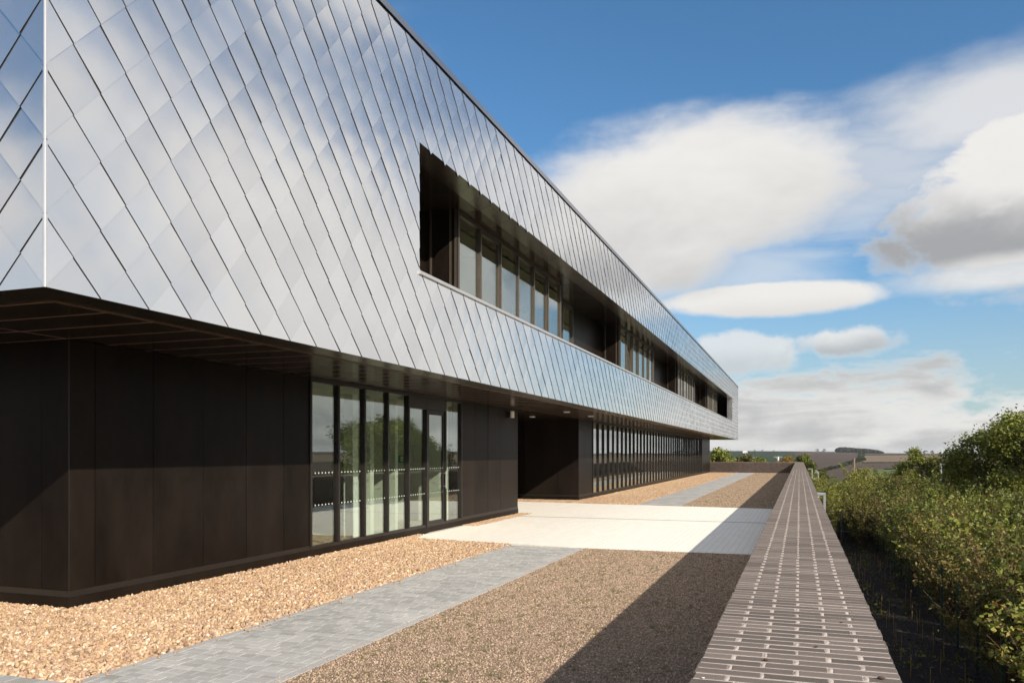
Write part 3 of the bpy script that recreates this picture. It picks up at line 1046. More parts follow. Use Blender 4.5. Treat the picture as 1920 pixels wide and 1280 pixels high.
def build_cladding():
    root = MB()
    # solid walls behind the shingles
    t = 0.034
    xo = XF - t
    for (y0, y1, z0, z1) in ((YG + t, YE - t, ZS + 0.012, WB - 0.055), (YG + t, YE - t, WT + 0.02, ZT + 0.05), (YG + t, W0 - 0.012, WB - 0.055, WT + 0.02), (W1 + 0.012, YE - t, WB - 0.055, WT + 0.02)):
        root.box(xo - 0.42, xo, y0, y1, z0, z1)
    root.box(XD, xo - 0.423, YG + t, YG + t + 0.4, ZS + 0.012, ZT + 0.05)
    root.box(XD, xo - 0.423, YE - 0.4, YE - t, ZS + 0.012, ZT + 0.05)
    clad = bpart(root, 'metal_cladding', M['black'])
    clad_o = BO
    items = []
    smax_f = YE - YG; smax_g = -XD + XF
    hole = (W0 - YG, W1 - YG, WB - ZS, WT - ZS)
    nj = int((ZT - ZS) / (HV / 2)) + 2
    for front, smax, hl in ((True, smax_f, hole), (False, smax_g, None)):
        for i in range(0, int(smax / HH) + 2):
            for j in range(0, nj):
                if (i + j) % 2 == 0: continue
                cs, cz, pcs = shingle_pieces(i, j, smax, hl)
                if not pcs: continue
                area = 0
                for p in pcs:
                    area += abs(sum(p[k][0] * p[(k + 1) % len(p)][1] - p[(k + 1) % len(p)][0] * p[k][1] for k in range(len(p)))) / 2
                if area < 1e-4: continue
                if front: w = Vector((XF, YG + cs, ZS + cz))
                else: w = Vector((XF - cs, YG, ZS + cz))
                d = -w.x * ST + w.y * CT; u = w.x * CT + w.y * ST
                px = 960 + u / d * F; py = VY - (w.z - CAMZ) / d * F
                vis = d > 0.5 and -70 < px < 1990 and -70 < py < 1350
                full = area > 2 * HH * HV / 2 * 0.93
                items.append((area / d ** 2 * (1 if front else 1.4) if vis else 0, front, i, j, cs, cz, pcs, full))
    items.sort(key=lambda k: k[0], reverse=True)
    pm = {True: full_shingle_mesh(True), False: full_shingle_mesh(False)}
    SV, SF, SM = [], [], []
    for n, (val, front, i, j, cs, cz, pcs, full) in enumerate(items):
        base = Vector((XF - 0.016, YG, ZS)) if front else Vector((XF, YG + 0.016, ZS))
        if n < 300 and val > 0:
            if full:
                o = bpy.data.objects.new('shingle', pm[front])
                o.location = base + Vector(wall_xyz(front, cs, cz, 0)) - clad_o + BO
                a, c = random.gauss(0, 0.0045), random.gauss(0, 0.0045)
                o.rotation_euler = (0, a, c) if front else (a, 0, c)
            else:
                V, Fs, Ms = shingle_faces(pcs, cs, cz)
                og = wall_xyz(front, cs, cz, 0)
                o = bpy.data.objects.new('shingle', to_mesh(V, Fs, Ms, front, 'shingle', False, og))
                o.location = base + Vector(og) - clad_o + BO
            put(o, clad)
        else:
            V, Fs, Ms = shingle_faces(pcs, cs, cz)
            ta, tb = random.gauss(0, 0.004), random.gauss(0, 0.004)
            b = len(SV)
            for (s, z, o_) in V:
                oo = o_ + ((s - cs) * ta + (z - cz) * tb if o_ > 0 else 0)
                q = wall_xyz(front, s, z, oo)
                SV.append((base.x + q[0], base.y + q[1], base.z + q[2]))
            SF += [tuple(b + k for k in f) for f in Fs]; SM += Ms
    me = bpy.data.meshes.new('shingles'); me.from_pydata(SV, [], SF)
    me.materials.append(M['shingle']); me.materials.append(M['lip_shade']); me.polygons.foreach_set('material_index', SM); me.update()
    o = bpy.data.objects.new('shingles', me); put(o, clad, 'stuff')
    # corner, parapet and window trims
    b = MB(); b.box(XF - 0.004, XF + 0.007, YG - 0.007, YG + 0.004, ZS - 0.004, ZT + 0.02)
    b.box(XF - 0.05, XF - 0.0145, YG + 0.0145, YG + 0.05, ZS + 0.013, ZT)
    b.build('corner_trim', M['trim'], clad)
    b = MB(); b.box(XF - 0.5, XF + 0.012, YG - 0.012, YE + 0.012, ZT + 0.045, ZT + 0.145)
    b.box(XD - 0.01, XF - 0.503, YG - 0.012, YG + 0.4, ZT + 0.045, ZT + 0.145)
    b.build('parapet_trim', M['trim_grey'], clad)
    b = MB(); b.box(XF - 0.5, XF - 0.016, YG + 0.016, YE - 0.016, ZT + 0.001, ZT + 0.044)
    b.box(XD, XF - 0.503, YG + 0.016, YG + 0.4, ZT + 0.001, ZT + 0.044)
    b.build('parapet_shadow_gap', M['black'], clad)
    b = MB(); b.box(XF - 0.45, XF + 0.03, W0 - 0.03, W1 + 0.01, WB - 0.05, WB)
    b.build('window_sill', M['sill'], clad)
    # shingled reveals: head of the long window, far jamb
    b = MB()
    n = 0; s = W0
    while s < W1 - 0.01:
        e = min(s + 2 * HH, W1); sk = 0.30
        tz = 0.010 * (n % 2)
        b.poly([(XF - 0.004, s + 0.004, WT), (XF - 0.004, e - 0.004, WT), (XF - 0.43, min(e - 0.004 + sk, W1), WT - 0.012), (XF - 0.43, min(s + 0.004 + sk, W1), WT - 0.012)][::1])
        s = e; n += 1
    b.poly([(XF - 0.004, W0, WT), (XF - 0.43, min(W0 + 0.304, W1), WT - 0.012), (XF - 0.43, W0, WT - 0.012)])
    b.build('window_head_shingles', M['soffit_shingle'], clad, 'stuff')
    b = MB()
    zz = WB + 0.002
    while zz < WT - 0.03:
        e = min(zz + HV / 2, WT - 0.016)
        b.poly([(XF - 0.003, W1 - 0.002, zz + 0.003), (XF - 0.003, W1 - 0.002, e), (XF - 0.44, W1 - 0.012, e), (XF - 0.44, W1 - 0.012, zz + 0.003)])
        zz = e
    b.build('window_jamb_shingles', M['shingle'], clad, 'stuff')
    b = MB(); b.box(XF - 0.44, XF - 0.03, W0 - 0.010, W0 - 0.002, WB, WT); b.build('near_jamb', M['bronze'], clad)
    # shingled margin under the overhang
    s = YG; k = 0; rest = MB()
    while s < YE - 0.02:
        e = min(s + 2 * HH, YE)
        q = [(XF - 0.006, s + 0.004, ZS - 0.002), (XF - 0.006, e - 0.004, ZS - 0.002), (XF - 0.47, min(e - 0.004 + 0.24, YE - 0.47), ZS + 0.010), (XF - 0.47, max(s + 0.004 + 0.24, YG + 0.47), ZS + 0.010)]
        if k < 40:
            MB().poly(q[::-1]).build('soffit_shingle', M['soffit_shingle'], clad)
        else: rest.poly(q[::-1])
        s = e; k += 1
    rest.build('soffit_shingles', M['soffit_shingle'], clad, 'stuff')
    s = XF; k = 0
    while s > -15:
        e = s - 2 * HH
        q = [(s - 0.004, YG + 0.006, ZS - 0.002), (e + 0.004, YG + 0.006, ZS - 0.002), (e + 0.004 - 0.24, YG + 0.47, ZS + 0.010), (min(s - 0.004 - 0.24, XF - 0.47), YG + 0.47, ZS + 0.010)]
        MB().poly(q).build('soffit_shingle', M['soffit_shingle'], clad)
        s = e
    # children built in world coordinates: shift by the parent's offset
    for c in clad.children:
        pass
    clad.location = -BO
    return clad


CLAD = build_cladding()


def build_soffit():
    b = MB(); b.box(XD, XF - 0.478, YG + 0.478, YE - 0.478, ZS + 0.009, ZS + 0.04)
    root = bpart(b, 'soffit', M['soffit_joint'])
    W = 0.562
    y = YG + 0.49
    xa = XF - 0.49
    protos = {}
    while y < YE - 0.5:
        e = min(y + W, YE - 0.49)
        l = [(-7.735, xa)]
        if y < YL: l.append((-11.0, -7.745))
        if B1E - 0.3 < y < B2S: l.append((-13.6, -7.745))
        for (x0, x1) in l:
            key = (round(x1 - x0, 3), round(e - y, 3))
            if key not in protos:
                hx, hy = (x1 - x0) / 2 - 0.0045, (e - y) / 2 - 0.0045
                protos[key] = MB().box(-hx, hx, -hy, hy, 0, 0.012).mesh('soffit_plank', M['soffit'])
            o = bpy.data.objects.new('soffit_plank', protos[key])
            o.location = ((x0 + x1) / 2, (y + e) / 2, ZS + 0.002 + random.uniform(-.0006, .0006))
            o.rotation_euler = (random.gauss(0, 0.0012), random.gauss(0, 0.0006), 0)
            put(o, root)
        y = e
    b = MB(); y = YG + 0.49
    while y < YE - 0.5:
        b.box(-7.735, xa, y - 0.006, y + 0.006, ZS - 0.0012, ZS + 0.001)
        if y < YL: b.box(-11.0, -7.745, y - 0.006, y + 0.006, ZS - 0.0012, ZS + 0.001)
        y += W
    b.box(xa + 0.001, xa + 0.014, YG + 0.49, YE - 0.49, ZS - 0.0015, ZS + 0.001)
    b.box(-11.0, xa, YG + 0.4755, YG + 0.4835, ZS - 0.0015, ZS + 0.001)
    b.box(-7.746, -7.736, YG + 0.49, YL - 0.03, ZS - 0.0015, ZS + 0.001)
    b.build('soffit_joint_strips', M['soffit_joint'], root)
    for (px, py) in ((998, 781), (1063, 772), (1108, 780)):
        p = ray_point(px, py, 1.285 * F / (VY - py))
        b = MB(); b.tube((p.x, p.y, ZS - 0.018), (p.x, p.y, ZS + 0.001), 0.10, n=20)
        d = b.build('downlight', M['white'], root)
        MB().tube((p.x, p.y, ZS - 0.021), (p.x, p.y, ZS - 0.0185), 0.075, n=20).build('diffuser', M['lens'], d) if False else None
    return root


SOFFIT = build_soffit()


def build_roof():
    b = MB(); b.box(XD, XF - 0.46, YG + 0.44, YE - 0.44, ZT - 0.25, ZT - 0.05)
    bpart(b, 'roof', M['roof'])
    b = MB(); b.box(XD, XF - 0.462, YG + 0.44, YE - 0.44, ZS + 0.05, WB - 0.06)
    bpart(b, 'upper_floor', M['int_floor'])
    b = MB(); b.box(XD, XD + 0.3, YG + 0.44, YE - 0.44, WB - 0.058, ZT - 0.26)
    bpart(b, 'rear_wall', M['plaster'])


build_roof()

# ---- ground floor
PTOP = ZS + 0.0


def panel_run(wall, front, a0, a1, joints, fixed, z0=0.205, z1=None):
    """vertical panels between joints; front: run along y at x=fixed, else along x at y=fixed facing -y"""
    z1 = (ZS - 0.004) if z1 is None else z1
    edges = [a0] + list(joints) + [a1]
    for s, e in zip(edges[:-1], edges[1:]):
        s, e = min(s, e), max(s, e)
        h = (e - s) / 2 - 0.0045
        b = MB()
        if front: b.box(-0.028, 0.0, -h, h, z0, z1)
        else: b.box(-h, h, 0.0, 0.028, z0, z1)
        o = b.build('wall_panel', M['panel'], wall)
        o.location = (fixed, (s + e) / 2, 0) if front else ((s + e) / 2, fixed, 0)
        o.rotation_euler = (0, random.gauss(0, 0.0012), random.gauss(0, 0.0018))


def yw(px):   # y of a photograph column on the ground floor wall plane
    dd = -XW / CT * F / (VX - px)
    return (px - 960) / F * dd * ST + dd * CT


def build_block(name, y0, y1, xg, glaze, joints_near, joints_far, gable_joints):
    g0, g1 = glaze
    b = MB()
    b.box(-19, XW - 0.03, y0 + 0.03, y0 + 0.25, -0.02, ZS - 0.002)          # near end wall
    b.box(-19, XW - 0.03, y1 - 0.25, y1 - 0.03, -0.02, ZS - 0.002)
    b.box(XW - 0.25, XW - 0.03, y0 + 0.253, g0 - 0.002, -0.02, ZS - 0.002)
    b.box(XW - 0.25, XW - 0.03, g1 + 0.002, y1 - 0.253, -0.02, ZS - 0.002)
    b.box(XW - 0.25, XW - 0.03, g0, g1, -0.02, 0.12)
    wall = bpart(b, name, M['black'])
    panel_run(wall, True, y0 + 0.004, g0, joints_near, XW)
    panel_run(wall, True, g1, y1 - 0.004, joints_far, XW)
    panel_run(wall, False, XW - 0.004, -19, gable_joints, y0)
    # plinth with a thin upstand line
    b = MB()
    b.box(XW - 0.029, XW + 0.012, y0 - 0.012, y1 + 0.012, -0.02, 0.135)
    b.box(-19, XW - 0.032, y0 - 0.012, y0 + 0.028, -0.02, 0.135)
    b.build('plinth', M['panel'], wall)
    b = MB()
    b.box(XW - 0.02, XW + 0.005, y0 - 0.005, g0, 0.1352, 0.2045); b.box(XW - 0.02, XW + 0.005, g1, y1, 0.1352, 0.2045)
    b.box(-19, XW - 0.022, y0 - 0.005, y0 + 0.02, 0.1352, 0.2045)
    b.build('base_flashing', M['bronze'], wall)
    b = MB(); b.box(XW - 0.006, XW + 0.004, y0 - 0.004, y0 + 0.003, 0.205, ZS - 0.004); b.build('corner_bead', M['bronze'], wall)
    return wall


GA0, GA1 = yw(582), yw(864.7)
B1 = build_block('near_block_wall', YL, B1E, XW, (GA0, GA1), [yw(p) for p in (178, 287, 381, 462, 532)], [yw(p) for p in (890.6, 914.7, 938.8)], [-8.16 - 0.91 * k for k in range(12)])
GB0, GB1 = yw(1111.6), yw(1316)
B2 = build_block('far_block_wall', B2S, B2E, XW, (GB0, GB1), [yw(1088.5), yw(1101.5)], [yw(1323)], [-8.55 - 1.3 * k for k in range(8)])


def pane(parent, x, y0, y1, z0, z1, tilt=None, name='pane'):
    b = MB(); b.box(-0.006, 0.006, -(y1 - y0) / 2, (y1 - y0) / 2, z0, z1)
    o = b.build(name, M['glass'], parent)
    o.location = (x, (y0 + y1) / 2, 0)
    o.rotation_euler = (0, random.gauss(0, 0.0015), random.gauss(0, 0.0022))
    return o


def screen(name, y0, y1, ys, z0, z1, mat, xplane, door=None, dots=True, mw=0.055, md=0.09):
    b = MB()
    b.box(xplane - md, xplane + 0.01, y0, y1, z1 - 0.07, z1); b.box(xplane - md, xplane + 0.01, y0, y1, z0, z0 + 0.06)
    root = bpart(b, name, mat)
    for y in ys:
        if door and door[0] + 0.05 < y < door[1] - 0.05: continue
        MB().box(xplane - md - 0.01, xplane + 0.022, -mw / 2, mw / 2, z0 + 0.061, z1 - 0.071).build('mullion', mat, root, loc=(0, y, 0))
    D = MB()
    for a, c in zip(ys[:-1], ys[1:]):
        if door and a > door[0] - 0.05 and c < door[1] + 0.05: continue
        pane(root, xplane - 0.035, a + mw / 2 - 0.004, c - mw / 2 + 0.004, z0 + 0.055, z1 - 0.065)
    if dots:
        for zc in (1.42, 0.87):
            y = y0 + 0.08
            while y < y1 - 0.05:
                if not any(abs(y - m) < mw / 2 + 0.03 for m in ys):
                    for t in range(1):
                        n = 12; base = len(D.v)
                        D.v += [(xplane - 0.0275, y + 0.015 * math.cos(6.2832 * k / n), zc + 0.015 * math.sin(6.2832 * k / n)) for k in range(n)]
                        D.f.append(tuple(range(base, base + n))); D.m.append(0)
                y += 0.105
        D.build('glass_dots', M['dots'], root, 'stuff')
    return root


ysA = [yw(p) for p in (582, 634.4, 683.4, 727, 766, 801, 835, 864.7)]
doorA = (ysA[4], ysA[6])
SA = screen('near_glazing', GA0, GA1, ysA, 0.125, ZS - 0.004, M['bronze'], XW, doorA)


def build_door():
    y0, y1 = doorA
    ym = ysA[5]
    b = MB()
    b.box(XW - 0.11, XW + 0.026, ym - 0.06, ym + 0.035, 0.126, ZS - 0.08)
    b.box(XW - 0.10, XW + 0.024, y0 + 0.028, y1 - 0.028, 2.72, ZS - 0.08)
    fr = b.build('door_frame', M['bronze'], SA)
    # fixed light beside the door
    pane(SA, XW - 0.035, y0 + 0.03, ym - 0.058, 0.185, 2.725)
    # the door leaf
    b = MB(); a, c = ym + 0.036, y1 - 0.03
    b.box(XW - 0.06, XW - 0.004, a, a + 0.075, 0.135, 2.715); b.box(XW - 0.06, XW - 0.004, c - 0.075, c, 0.135, 2.715)
    b.box(XW - 0.06, XW - 0.004, a + 0.076, c - 0.076, 2.62, 2.715); b.box(XW - 0.06, XW - 0.004, a + 0.076, c - 0.076, 0.135, 0.25)
    leaf = b.build('door', M['bronze'], SA)
    pane(leaf, XW - 0.03, a + 0.07, c - 0.07, 0.245, 2.625)
    pane(SA, XW - 0.035, y0 + 0.03, y1 - 0.03, 2.722, ZS - 0.082, name='pane')
    b = MB(); b.tube((XW + 0.05, c - 0.04, 0.95), (XW + 0.05, c - 0.04, 1.35), 0.012); b.tube((XW - 0.005, c - 0.04, 1.0), (XW + 0.05, c - 0.04, 1.0), 0.008); b.tube((XW - 0.005, c - 0.04, 1.3), (XW + 0.05, c - 0.04, 1.3), 0.008)
    b.build('handle', M['galv'], leaf)


build_door()
npan = 40
ysB = [GB0 + (GB1 - GB0) * k / npan for k in range(npan + 1)]
SB = screen('far_glazing', GB0, GB1, ysB, 0.125, ZS - 0.004, M['bronze'], XW, None, False)

# wall lamp on the near block
b = MB(); yl = yw(953); b.box(XW + 0.001, XW + 0.10, yl - 0.085, yl + 0.085, 2.76, 2.94)
lamp = b.build('wall_lamp', M['bronze'], None, None, 'small square bulkhead lamp high on the black wall beside the glazing', 'lamp')
MB().chbox(XW + 0.1005, XW + 0.15, yl - 0.09, yl + 0.09, 2.755, 2.945, 0.01).build('diffuser', M['lens'], lamp)

# rooms behind the glass
def build_rooms():
    b = MB()
    b.box(-14.0, XW - 0.252, YL + 0.26, B1E - 0.26, 0.0, 0.12)
    fl = bpart(b, 'room_floor', M['int_floor'])
    b = MB()
    b.box(-13.9, -13.8, YL + 0.26, B1E - 0.4, 0.1205, 2.9)                     # back wall
    b.box(-13.79, XW - 0.6, 20.75, 20.85, 0.1205, 2.9)                         # far cross wall, catches the sun
    b.box(-13.79, -9.8, 12.0, 12.12, 0.1205, 2.9)
    b.box(-13.9, XW - 0.252, YL + 0.26, B1E - 0.26, 2.901, 3.0)
    b.box(-9.7, XW - 0.27, GA1 - 0.28, GA1 - 0.16, 0.1205, 2.9)
    b.box(-8.5, XW - 0.27, 13.98, 14.12, 0.1205, 2.9)
    b.box(-8.6, XW - 0.27, 15.02, 15.14, 0.1205, 2.9)
    bpart(b, 'room_walls', M['plaster'])
    b = MB(); b.box(-8.35, -8.15, 13.55, 13.75, 0.1205, 2.9)
    bpart(b, 'room_column', M['white'])
    # green exit sign with a white arrow and door, on the back wall
    s = MB(); s.box(-9.79, -9.775, 12.004, 12.116, 2.0, 2.1); del s
    p = ray_point(650, 899, 17.2)
    sg = MB(); sg.box(-0.2, 0.2, 0, 0.02, -0.09, 0.09)
    o = sg.build('exit_sign', M['sign_green'], None, None, 'green exit sign with white arrow behind the near glazing', 'sign')
    o.location = (-9.3, GA1 - 0.301, 1.62)
    a = MB(); a.box(-0.16, -0.06, -0.003, -0.0005, -0.015, 0.015); a.poly([(-0.17, -0.003, 0), (-0.11, -0.003, 0.045), (-0.11, -0.003, -0.045)][::-1])
    a.build('arrow', M['white'], o)
    a = MB(); a.box(0.07, 0.15, -0.003, -0.0005, -0.06, 0.065); a.build('door_symbol', M['white'], o)
    b = MB(); b.box(-14.0, XW - 0.252, B2S + 0.26, B2E - 0.26, 0.0, 0.12); bpart(b, 'far_room_floor', M['int_floor'])
    b = MB(); b.box(-12.1, -12.0, B2S + 0.26, B2E - 0.4, 0.1205, 2.9); b.box(-12.1, XW - 0.252, B2S + 0.26, B2E - 0.26, 2.901, 3.0)
    for y in (38.0, 47.5, 57.0): b.box(-11.99, -9.2, y, y + 0.1, 0.1205, 2.9)
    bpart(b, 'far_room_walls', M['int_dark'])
    b = MB(); b.box(-13.8, -13.6, B1E + 0.0, B2S + 0.0, -0.02, ZS - 0.003); bpart(b, 'recess_back_wall', M['panel'])


build_rooms()

# ---- upper window bays
XB, XR = -6.31, -6.98
BAYS = [(14.35, 21.65), (29.45, 36.85), (44.6, 52.1), (59.8, 66.8)]


def build_upper():
    zb, zt = WB - 0.005, WT + 0.012
    b = MB(); b.box(XD + 0.4, XF - 0.455, W0 - 0.5, W1 + 0.5, WT + 0.014, WT + 0.08)
    sof = bpart(b, 'window_soffit', M['soffit'])
    b = MB()
    y = W0; 
    for k in range(1, int((W1 - W0) / 1.2)):
        b.box(XR - 0.1, XF - 0.46, W0 + 1.2 * k - 0.004, W0 + 1.2 * k + 0.004, WT + 0.011, WT + 0.0138)
    b.build('soffit_joints', M['black'], sof)
    b = MB(); b.box(XR - 0.3, XF - 0.452, W0 - 0.5, W1 + 0.5, WB - 0.058, WB - 0.030); bpart(b, 'balcony_floor', M['int_dark'])
    root = empty('upper_glazing', -BO, parent=BLD)
    def frame(y0, y1, x, n, opening=(), open_at=None):
        b = MB(); b.box(x - 0.1, x, y0, y1, zt - 0.07, zt); b.box(x - 0.1, x, y0, y1, zb, zb + 0.12)
        sc_ = b.build('window_frame', M['bronze_light'], root)
        ys = [y0 + (y1 - y0) * k / n for k in range(n + 1)]
        for y in ys:
            MB().box(x - 0.11, x + 0.018, -0.032, 0.032, zb + 0.121, zt - 0.071).build('mullion', M['bronze_light'], sc_, loc=(0, min(max(y, y0 + 0.033), y1 - 0.033), 0))
        for k, (a, c) in enumerate(zip(ys[:-1], ys[1:])):
            a2, c2 = a + 0.028, c - 0.028
            if k in opening:
                f = MB(); hw = (c2 - a2) / 2
                f.box(-0.05, 0.012, -hw, -hw + 0.06, 0.0, zt - zb - 0.2); f.box(-0.05, 0.012, hw - 0.06, hw, 0.0, zt - zb - 0.2)
                f.box(-0.05, 0.012, -hw + 0.061, hw - 0.061, zt - zb - 0.26, zt - zb - 0.2); f.box(-0.05, 0.012, -hw + 0.061, hw - 0.061, 0, 0.06)
                o = f.build('casement', M['bronze_light'], sc_, loc=(x - 0.03, (a2 + c2) / 2, zb + 0.125))
                g = MB(); g.box(-0.026, -0.014, -hw + 0.055, hw - 0.055, 0.055, zt - zb - 0.255); gl = g.build('pane', M['glass'], o)
                if open_at == k: o.rotation_euler = (0, -0.12, 0)
                else: o.rotation_euler = (0, random.gauss(0, .001), random.gauss(0, .002))
            else:
                pane(sc_, x - 0.04, a2, c2, zb + 0.115, zt - 0.065)
    for n, (y0, y1) in enumerate(BAYS):
        frame(y0 + 0.06, y1 - 0.06, XB, 6, (1, 4), 1 if n == 1 else None)
        # dark side walls of the projecting bay with slim pilaster strips
        b = MB(); b.box(XR - 0.05, XB + 0.012, y0, y0 + 0.057, zb, zt); b.box(XR - 0.05, XB + 0.012, y1 - 0.057, y1, zb, zt)
        sw = b.build('bay_side', M['panel'], root)
        b = MB()
        for xx in (XB - 0.02, XB - 0.13, XR + 0.12):
            b.box(xx - 0.022, xx + 0.022, y0 - 0.014, y0 - 0.001, zb, zt)
        b.build('bay_side_strip', M['bronze_light'], sw)
    gaps = [(W0, BAYS[0][0])] + [(BAYS[k][1], BAYS[k + 1][0]) for k in range(3)] + [(BAYS[3][1], W1)]
    for n, (y0, y1) in enumerate(gaps):
        if n == 0 or n == 4:
            b = MB(); b.box(XR - 0.05, XR, y0 - 0.4 if n == 0 else y0, y1 if n == 0 else y1 + 0.4, zb, zt); b.build('recess_wall', M['panel'], root)
        else:
            frame(y0, y0 + 3.66, XR, 3, (2,))
            b = MB(); b.box(XR - 0.05, XR, y0 + 3.662, y1, zb, zt); b.build('recess_wall', M['panel'], root)
    # rooms
    b = MB(); b.box(-11.2, -11.1, W0 - 1, W1 + 1, WB - 0.05, WT + 0.01)
    for y in (10.5, 18.1, 25.5, 33.2, 41.0, 48.4, 56.0, 63.4, 71.0): b.box(-11.09, XR - 0.35, y, y + 0.1, WB - 0.05, WT + 0.01)
    bpart(b, 'upper_room_walls', M['plaster'])
    # red flowers glimpsed at the sill
    return root


build_upper()

# ------------------------------------------------------------------ vegetation
def tube_rows(paths, radii, n=4):
    """paths: list of (k,3) arrays; radii: list of (k,) arrays"""
    V = []; Fq = []; base = 0
    for P, rr in zip(paths, radii):
        k = len(P)
        d = np.gradient(P, axis=0); d /= np.linalg.norm(d, axis=1, keepdims=True) + 1e-9
        ref = np.array([0.31, 0.77, 0.2]); a = np.cross(d, ref); a /= np.linalg.norm(a, axis=1, keepdims=True) + 1e-9
        b = np.cross(d, a)
        t = np.arange(n) * 2 * np.pi / n
        ring = P[:, None, :] + rr[:, None, None] * (a[:, None, :] * np.cos(t)[None, :, None] + b[:, None, :] * np.sin(t)[None, :, None])
        V.append(ring.reshape(-1, 3))
        i = np.arange(k - 1)[:, None] * n + np.arange(n)[None, :]
        j = np.arange(k - 1)[:, None] * n + (np.arange(n)[None, :] + 1) % n
        Fq.append(np.stack([i, j, j + n, i + n], -1).reshape(-1, 4) + base)
        base += k * n
    return np.concatenate(V), np.concatenate(Fq)


def leaf_quads(C, size, g, up=0.35, aspect=0.55):
    n = len(C)
    nrm = g.normal(size=(n, 3)); nrm[:, 2] = np.abs(nrm[:, 2]) * 0.7 + up
    nrm /= np.linalg.norm(nrm, axis=1, keepdims=True)
    d = g.normal(size=(n, 3)); d -= (d * nrm).sum(1, keepdims=True) * nrm
    d /= np.linalg.norm(d, axis=1, keepdims=True)
    s = np.cross(nrm, d)
    L = size * g.uniform(0.6, 1.35, (n, 1)); W = L * aspect * g.uniform(0.75, 1.2, (n, 1))
    v = np.stack([C - d * L * 0.5, C + s * W * 0.5 - d * L * 0.05, C + d * L * 0.5 - nrm * L * 0.12, C - s * W * 0.5 - d * L * 0.05], 1).reshape(-1, 3)
    f = np.arange(n * 4).reshape(-1, 4)
    return v, f


def make_shrub(seed, H, Rad, nstem, ntwig, nleaf, lsize, leafmat, spike=0.0):
    g = np.random.default_rng(seed)
    paths, radii, C = [], [], []
    for s in range(nstem):
        a = g.uniform(0, 2 * np.pi); rr = Rad * math.sqrt(g.uniform(0, 1)); h = H * g.uniform(0.72, 1.0) * (1 - 0.28 * (rr / Rad) ** 2) * (1 + spike * 1.6 * (g.random() < 0.16))
        b0 = np.array([g.normal(0, 0.18), g.normal(0, 0.18), 0.0])
        t = np.linspace(0, 1, 6)[:, None]
        e = np.array([rr * math.cos(a), rr * math.sin(a), h])
        P = b0 * (1 - t) + np.concatenate([e[:2] * t ** 1.25, e[2:3] * t ** 0.85], 1) if False else b0 + (np.concatenate([np.repeat(e[None, :2], 6, 0) * t ** 1.2, np.full((6, 1), e[2]) * t ** 0.9], 1))
        P += g.normal(0, 0.04, P.shape) * t
        paths.append(P); radii.append(np.linspace(0.018, 0.003, 6))
        for w in range(ntwig):
            u = g.uniform(0.12, 1.0) ** 0.8
            p = np.array([np.interp(u * 5, np.arange(6), P[:, k]) for k in range(3)])
            L = g.uniform(0.25, 0.75) * (1.15 - 0.5 * u)
            aa = a + g.normal(0, 1.1)
            dr = np.array([math.cos(aa), math.sin(aa), g.uniform(0.1, 1.3)]); dr /= np.linalg.norm(dr)
            tt = np.linspace(0, 1, 4)[:, None]
            Q = p + dr * L * tt + np.array([0, 0, -0.10]) * tt ** 2 * L
            if g.random() < 0.5: paths.append(Q); radii.append(np.linspace(0.006, 0.0015, 4))
            m = g.uniform(0.1, 1.05, (nleaf, 1))
            C.append(p + dr * L * m + g.normal(0, 0.055, (nleaf, 3)))
    C = np.concatenate(C)
    C = C[C[:, 2] > 0.05]
    lv, lf = leaf_quads(C, lsize, g)
    tv, tf = tube_rows(paths, radii, 3)
    crown = np_mesh('crown', lv, lf, [leafmat]); stems = np_mesh('stems', tv, tf, [M['twig']], True)
    return crown, stems


def make_tree(seed, H, Rad, trunk_h, nl, leafmat, lsize, lumps=26):
    g = np.random.default_rng(seed)
    paths, radii, C = [], [], []
    t = np.linspace(0, 1, 7)[:, None]
    top = np.array([g.normal(0, .2), g.normal(0, .2), H * 0.82])
    P = top * t + g.normal(0, .06, (7, 3)) * t
    r0 = 0.022 * H
    paths.append(P); radii.append(np.linspace(r0, r0 * 0.22, 7))
    cz = trunk_h + (H - trunk_h) * 0.5; hz = (H - trunk_h) * 0.5
    for k in range(lumps):
        a = g.uniform(0, 6.283); q = g.uniform(-0.95, 1.0)
        rad = Rad * math.sqrt(max(0.02, 1 - abs(q) ** 2.2)) * g.uniform(0.5, 1.0)
        c = np.array([rad * math.cos(a), rad * math.sin(a), cz + hz * q])
        u = np.clip((c[2] - H * 0.12) / (H * 0.82) - 0.12, 0.12, 0.9)
        s = np.array([np.interp(u * 6, np.arange(7), P[:, j]) for j in range(3)])
        tt = np.linspace(0, 1, 5)[:, None]
        Q = s * (1 - tt) + c * tt; Q[:, 2] += (np.sin(tt[:, 0] * np.pi) * 0.06 * H * g.uniform(-0.3, 1))
        paths.append(Q); radii.append(np.linspace(r0 * 0.35, r0 * 0.05, 5))
        lr = Rad * g.uniform(0.22, 0.40)
        for sub in range(9):
            d = g.normal(size=3); d /= np.linalg.norm(d); d[2] = abs(d[2]) * 0.8 - 0.15
            e = c + d * lr * g.uniform(0.6, 1.15)
            Q2 = c * (1 - tt) + e * tt
            paths.append(Q2); radii.append(np.linspace(r0 * 0.06, r0 * 0.012, 5))
            m = int(nl / lumps / 9)
            f = g.uniform(0.3, 1.05, (m, 1))
            C.append(c * (1 - f) + e * f + g.normal(0, lr * 0.24, (m, 3)))
    C = np.concatenate(C)
    lv, lf = leaf_quads(C, lsize, g)
    tv, tf = tube_rows(paths, radii, 5)
    return np_mesh('crown', lv, lf, [leafmat]), np_mesh('trunk', tv, tf, [M['bark']], True)


def plant(name, meshes, loc, rz, scale, label, cat, group=None, part2='stems'):
    root = empty(name, loc, label, cat, group, rz)
    root.scale = scale
    for nm, me in (('crown', meshes[0]), (part2, meshes[1])):
        put(bpy.data.objects.new(nm, me), root)
    return root


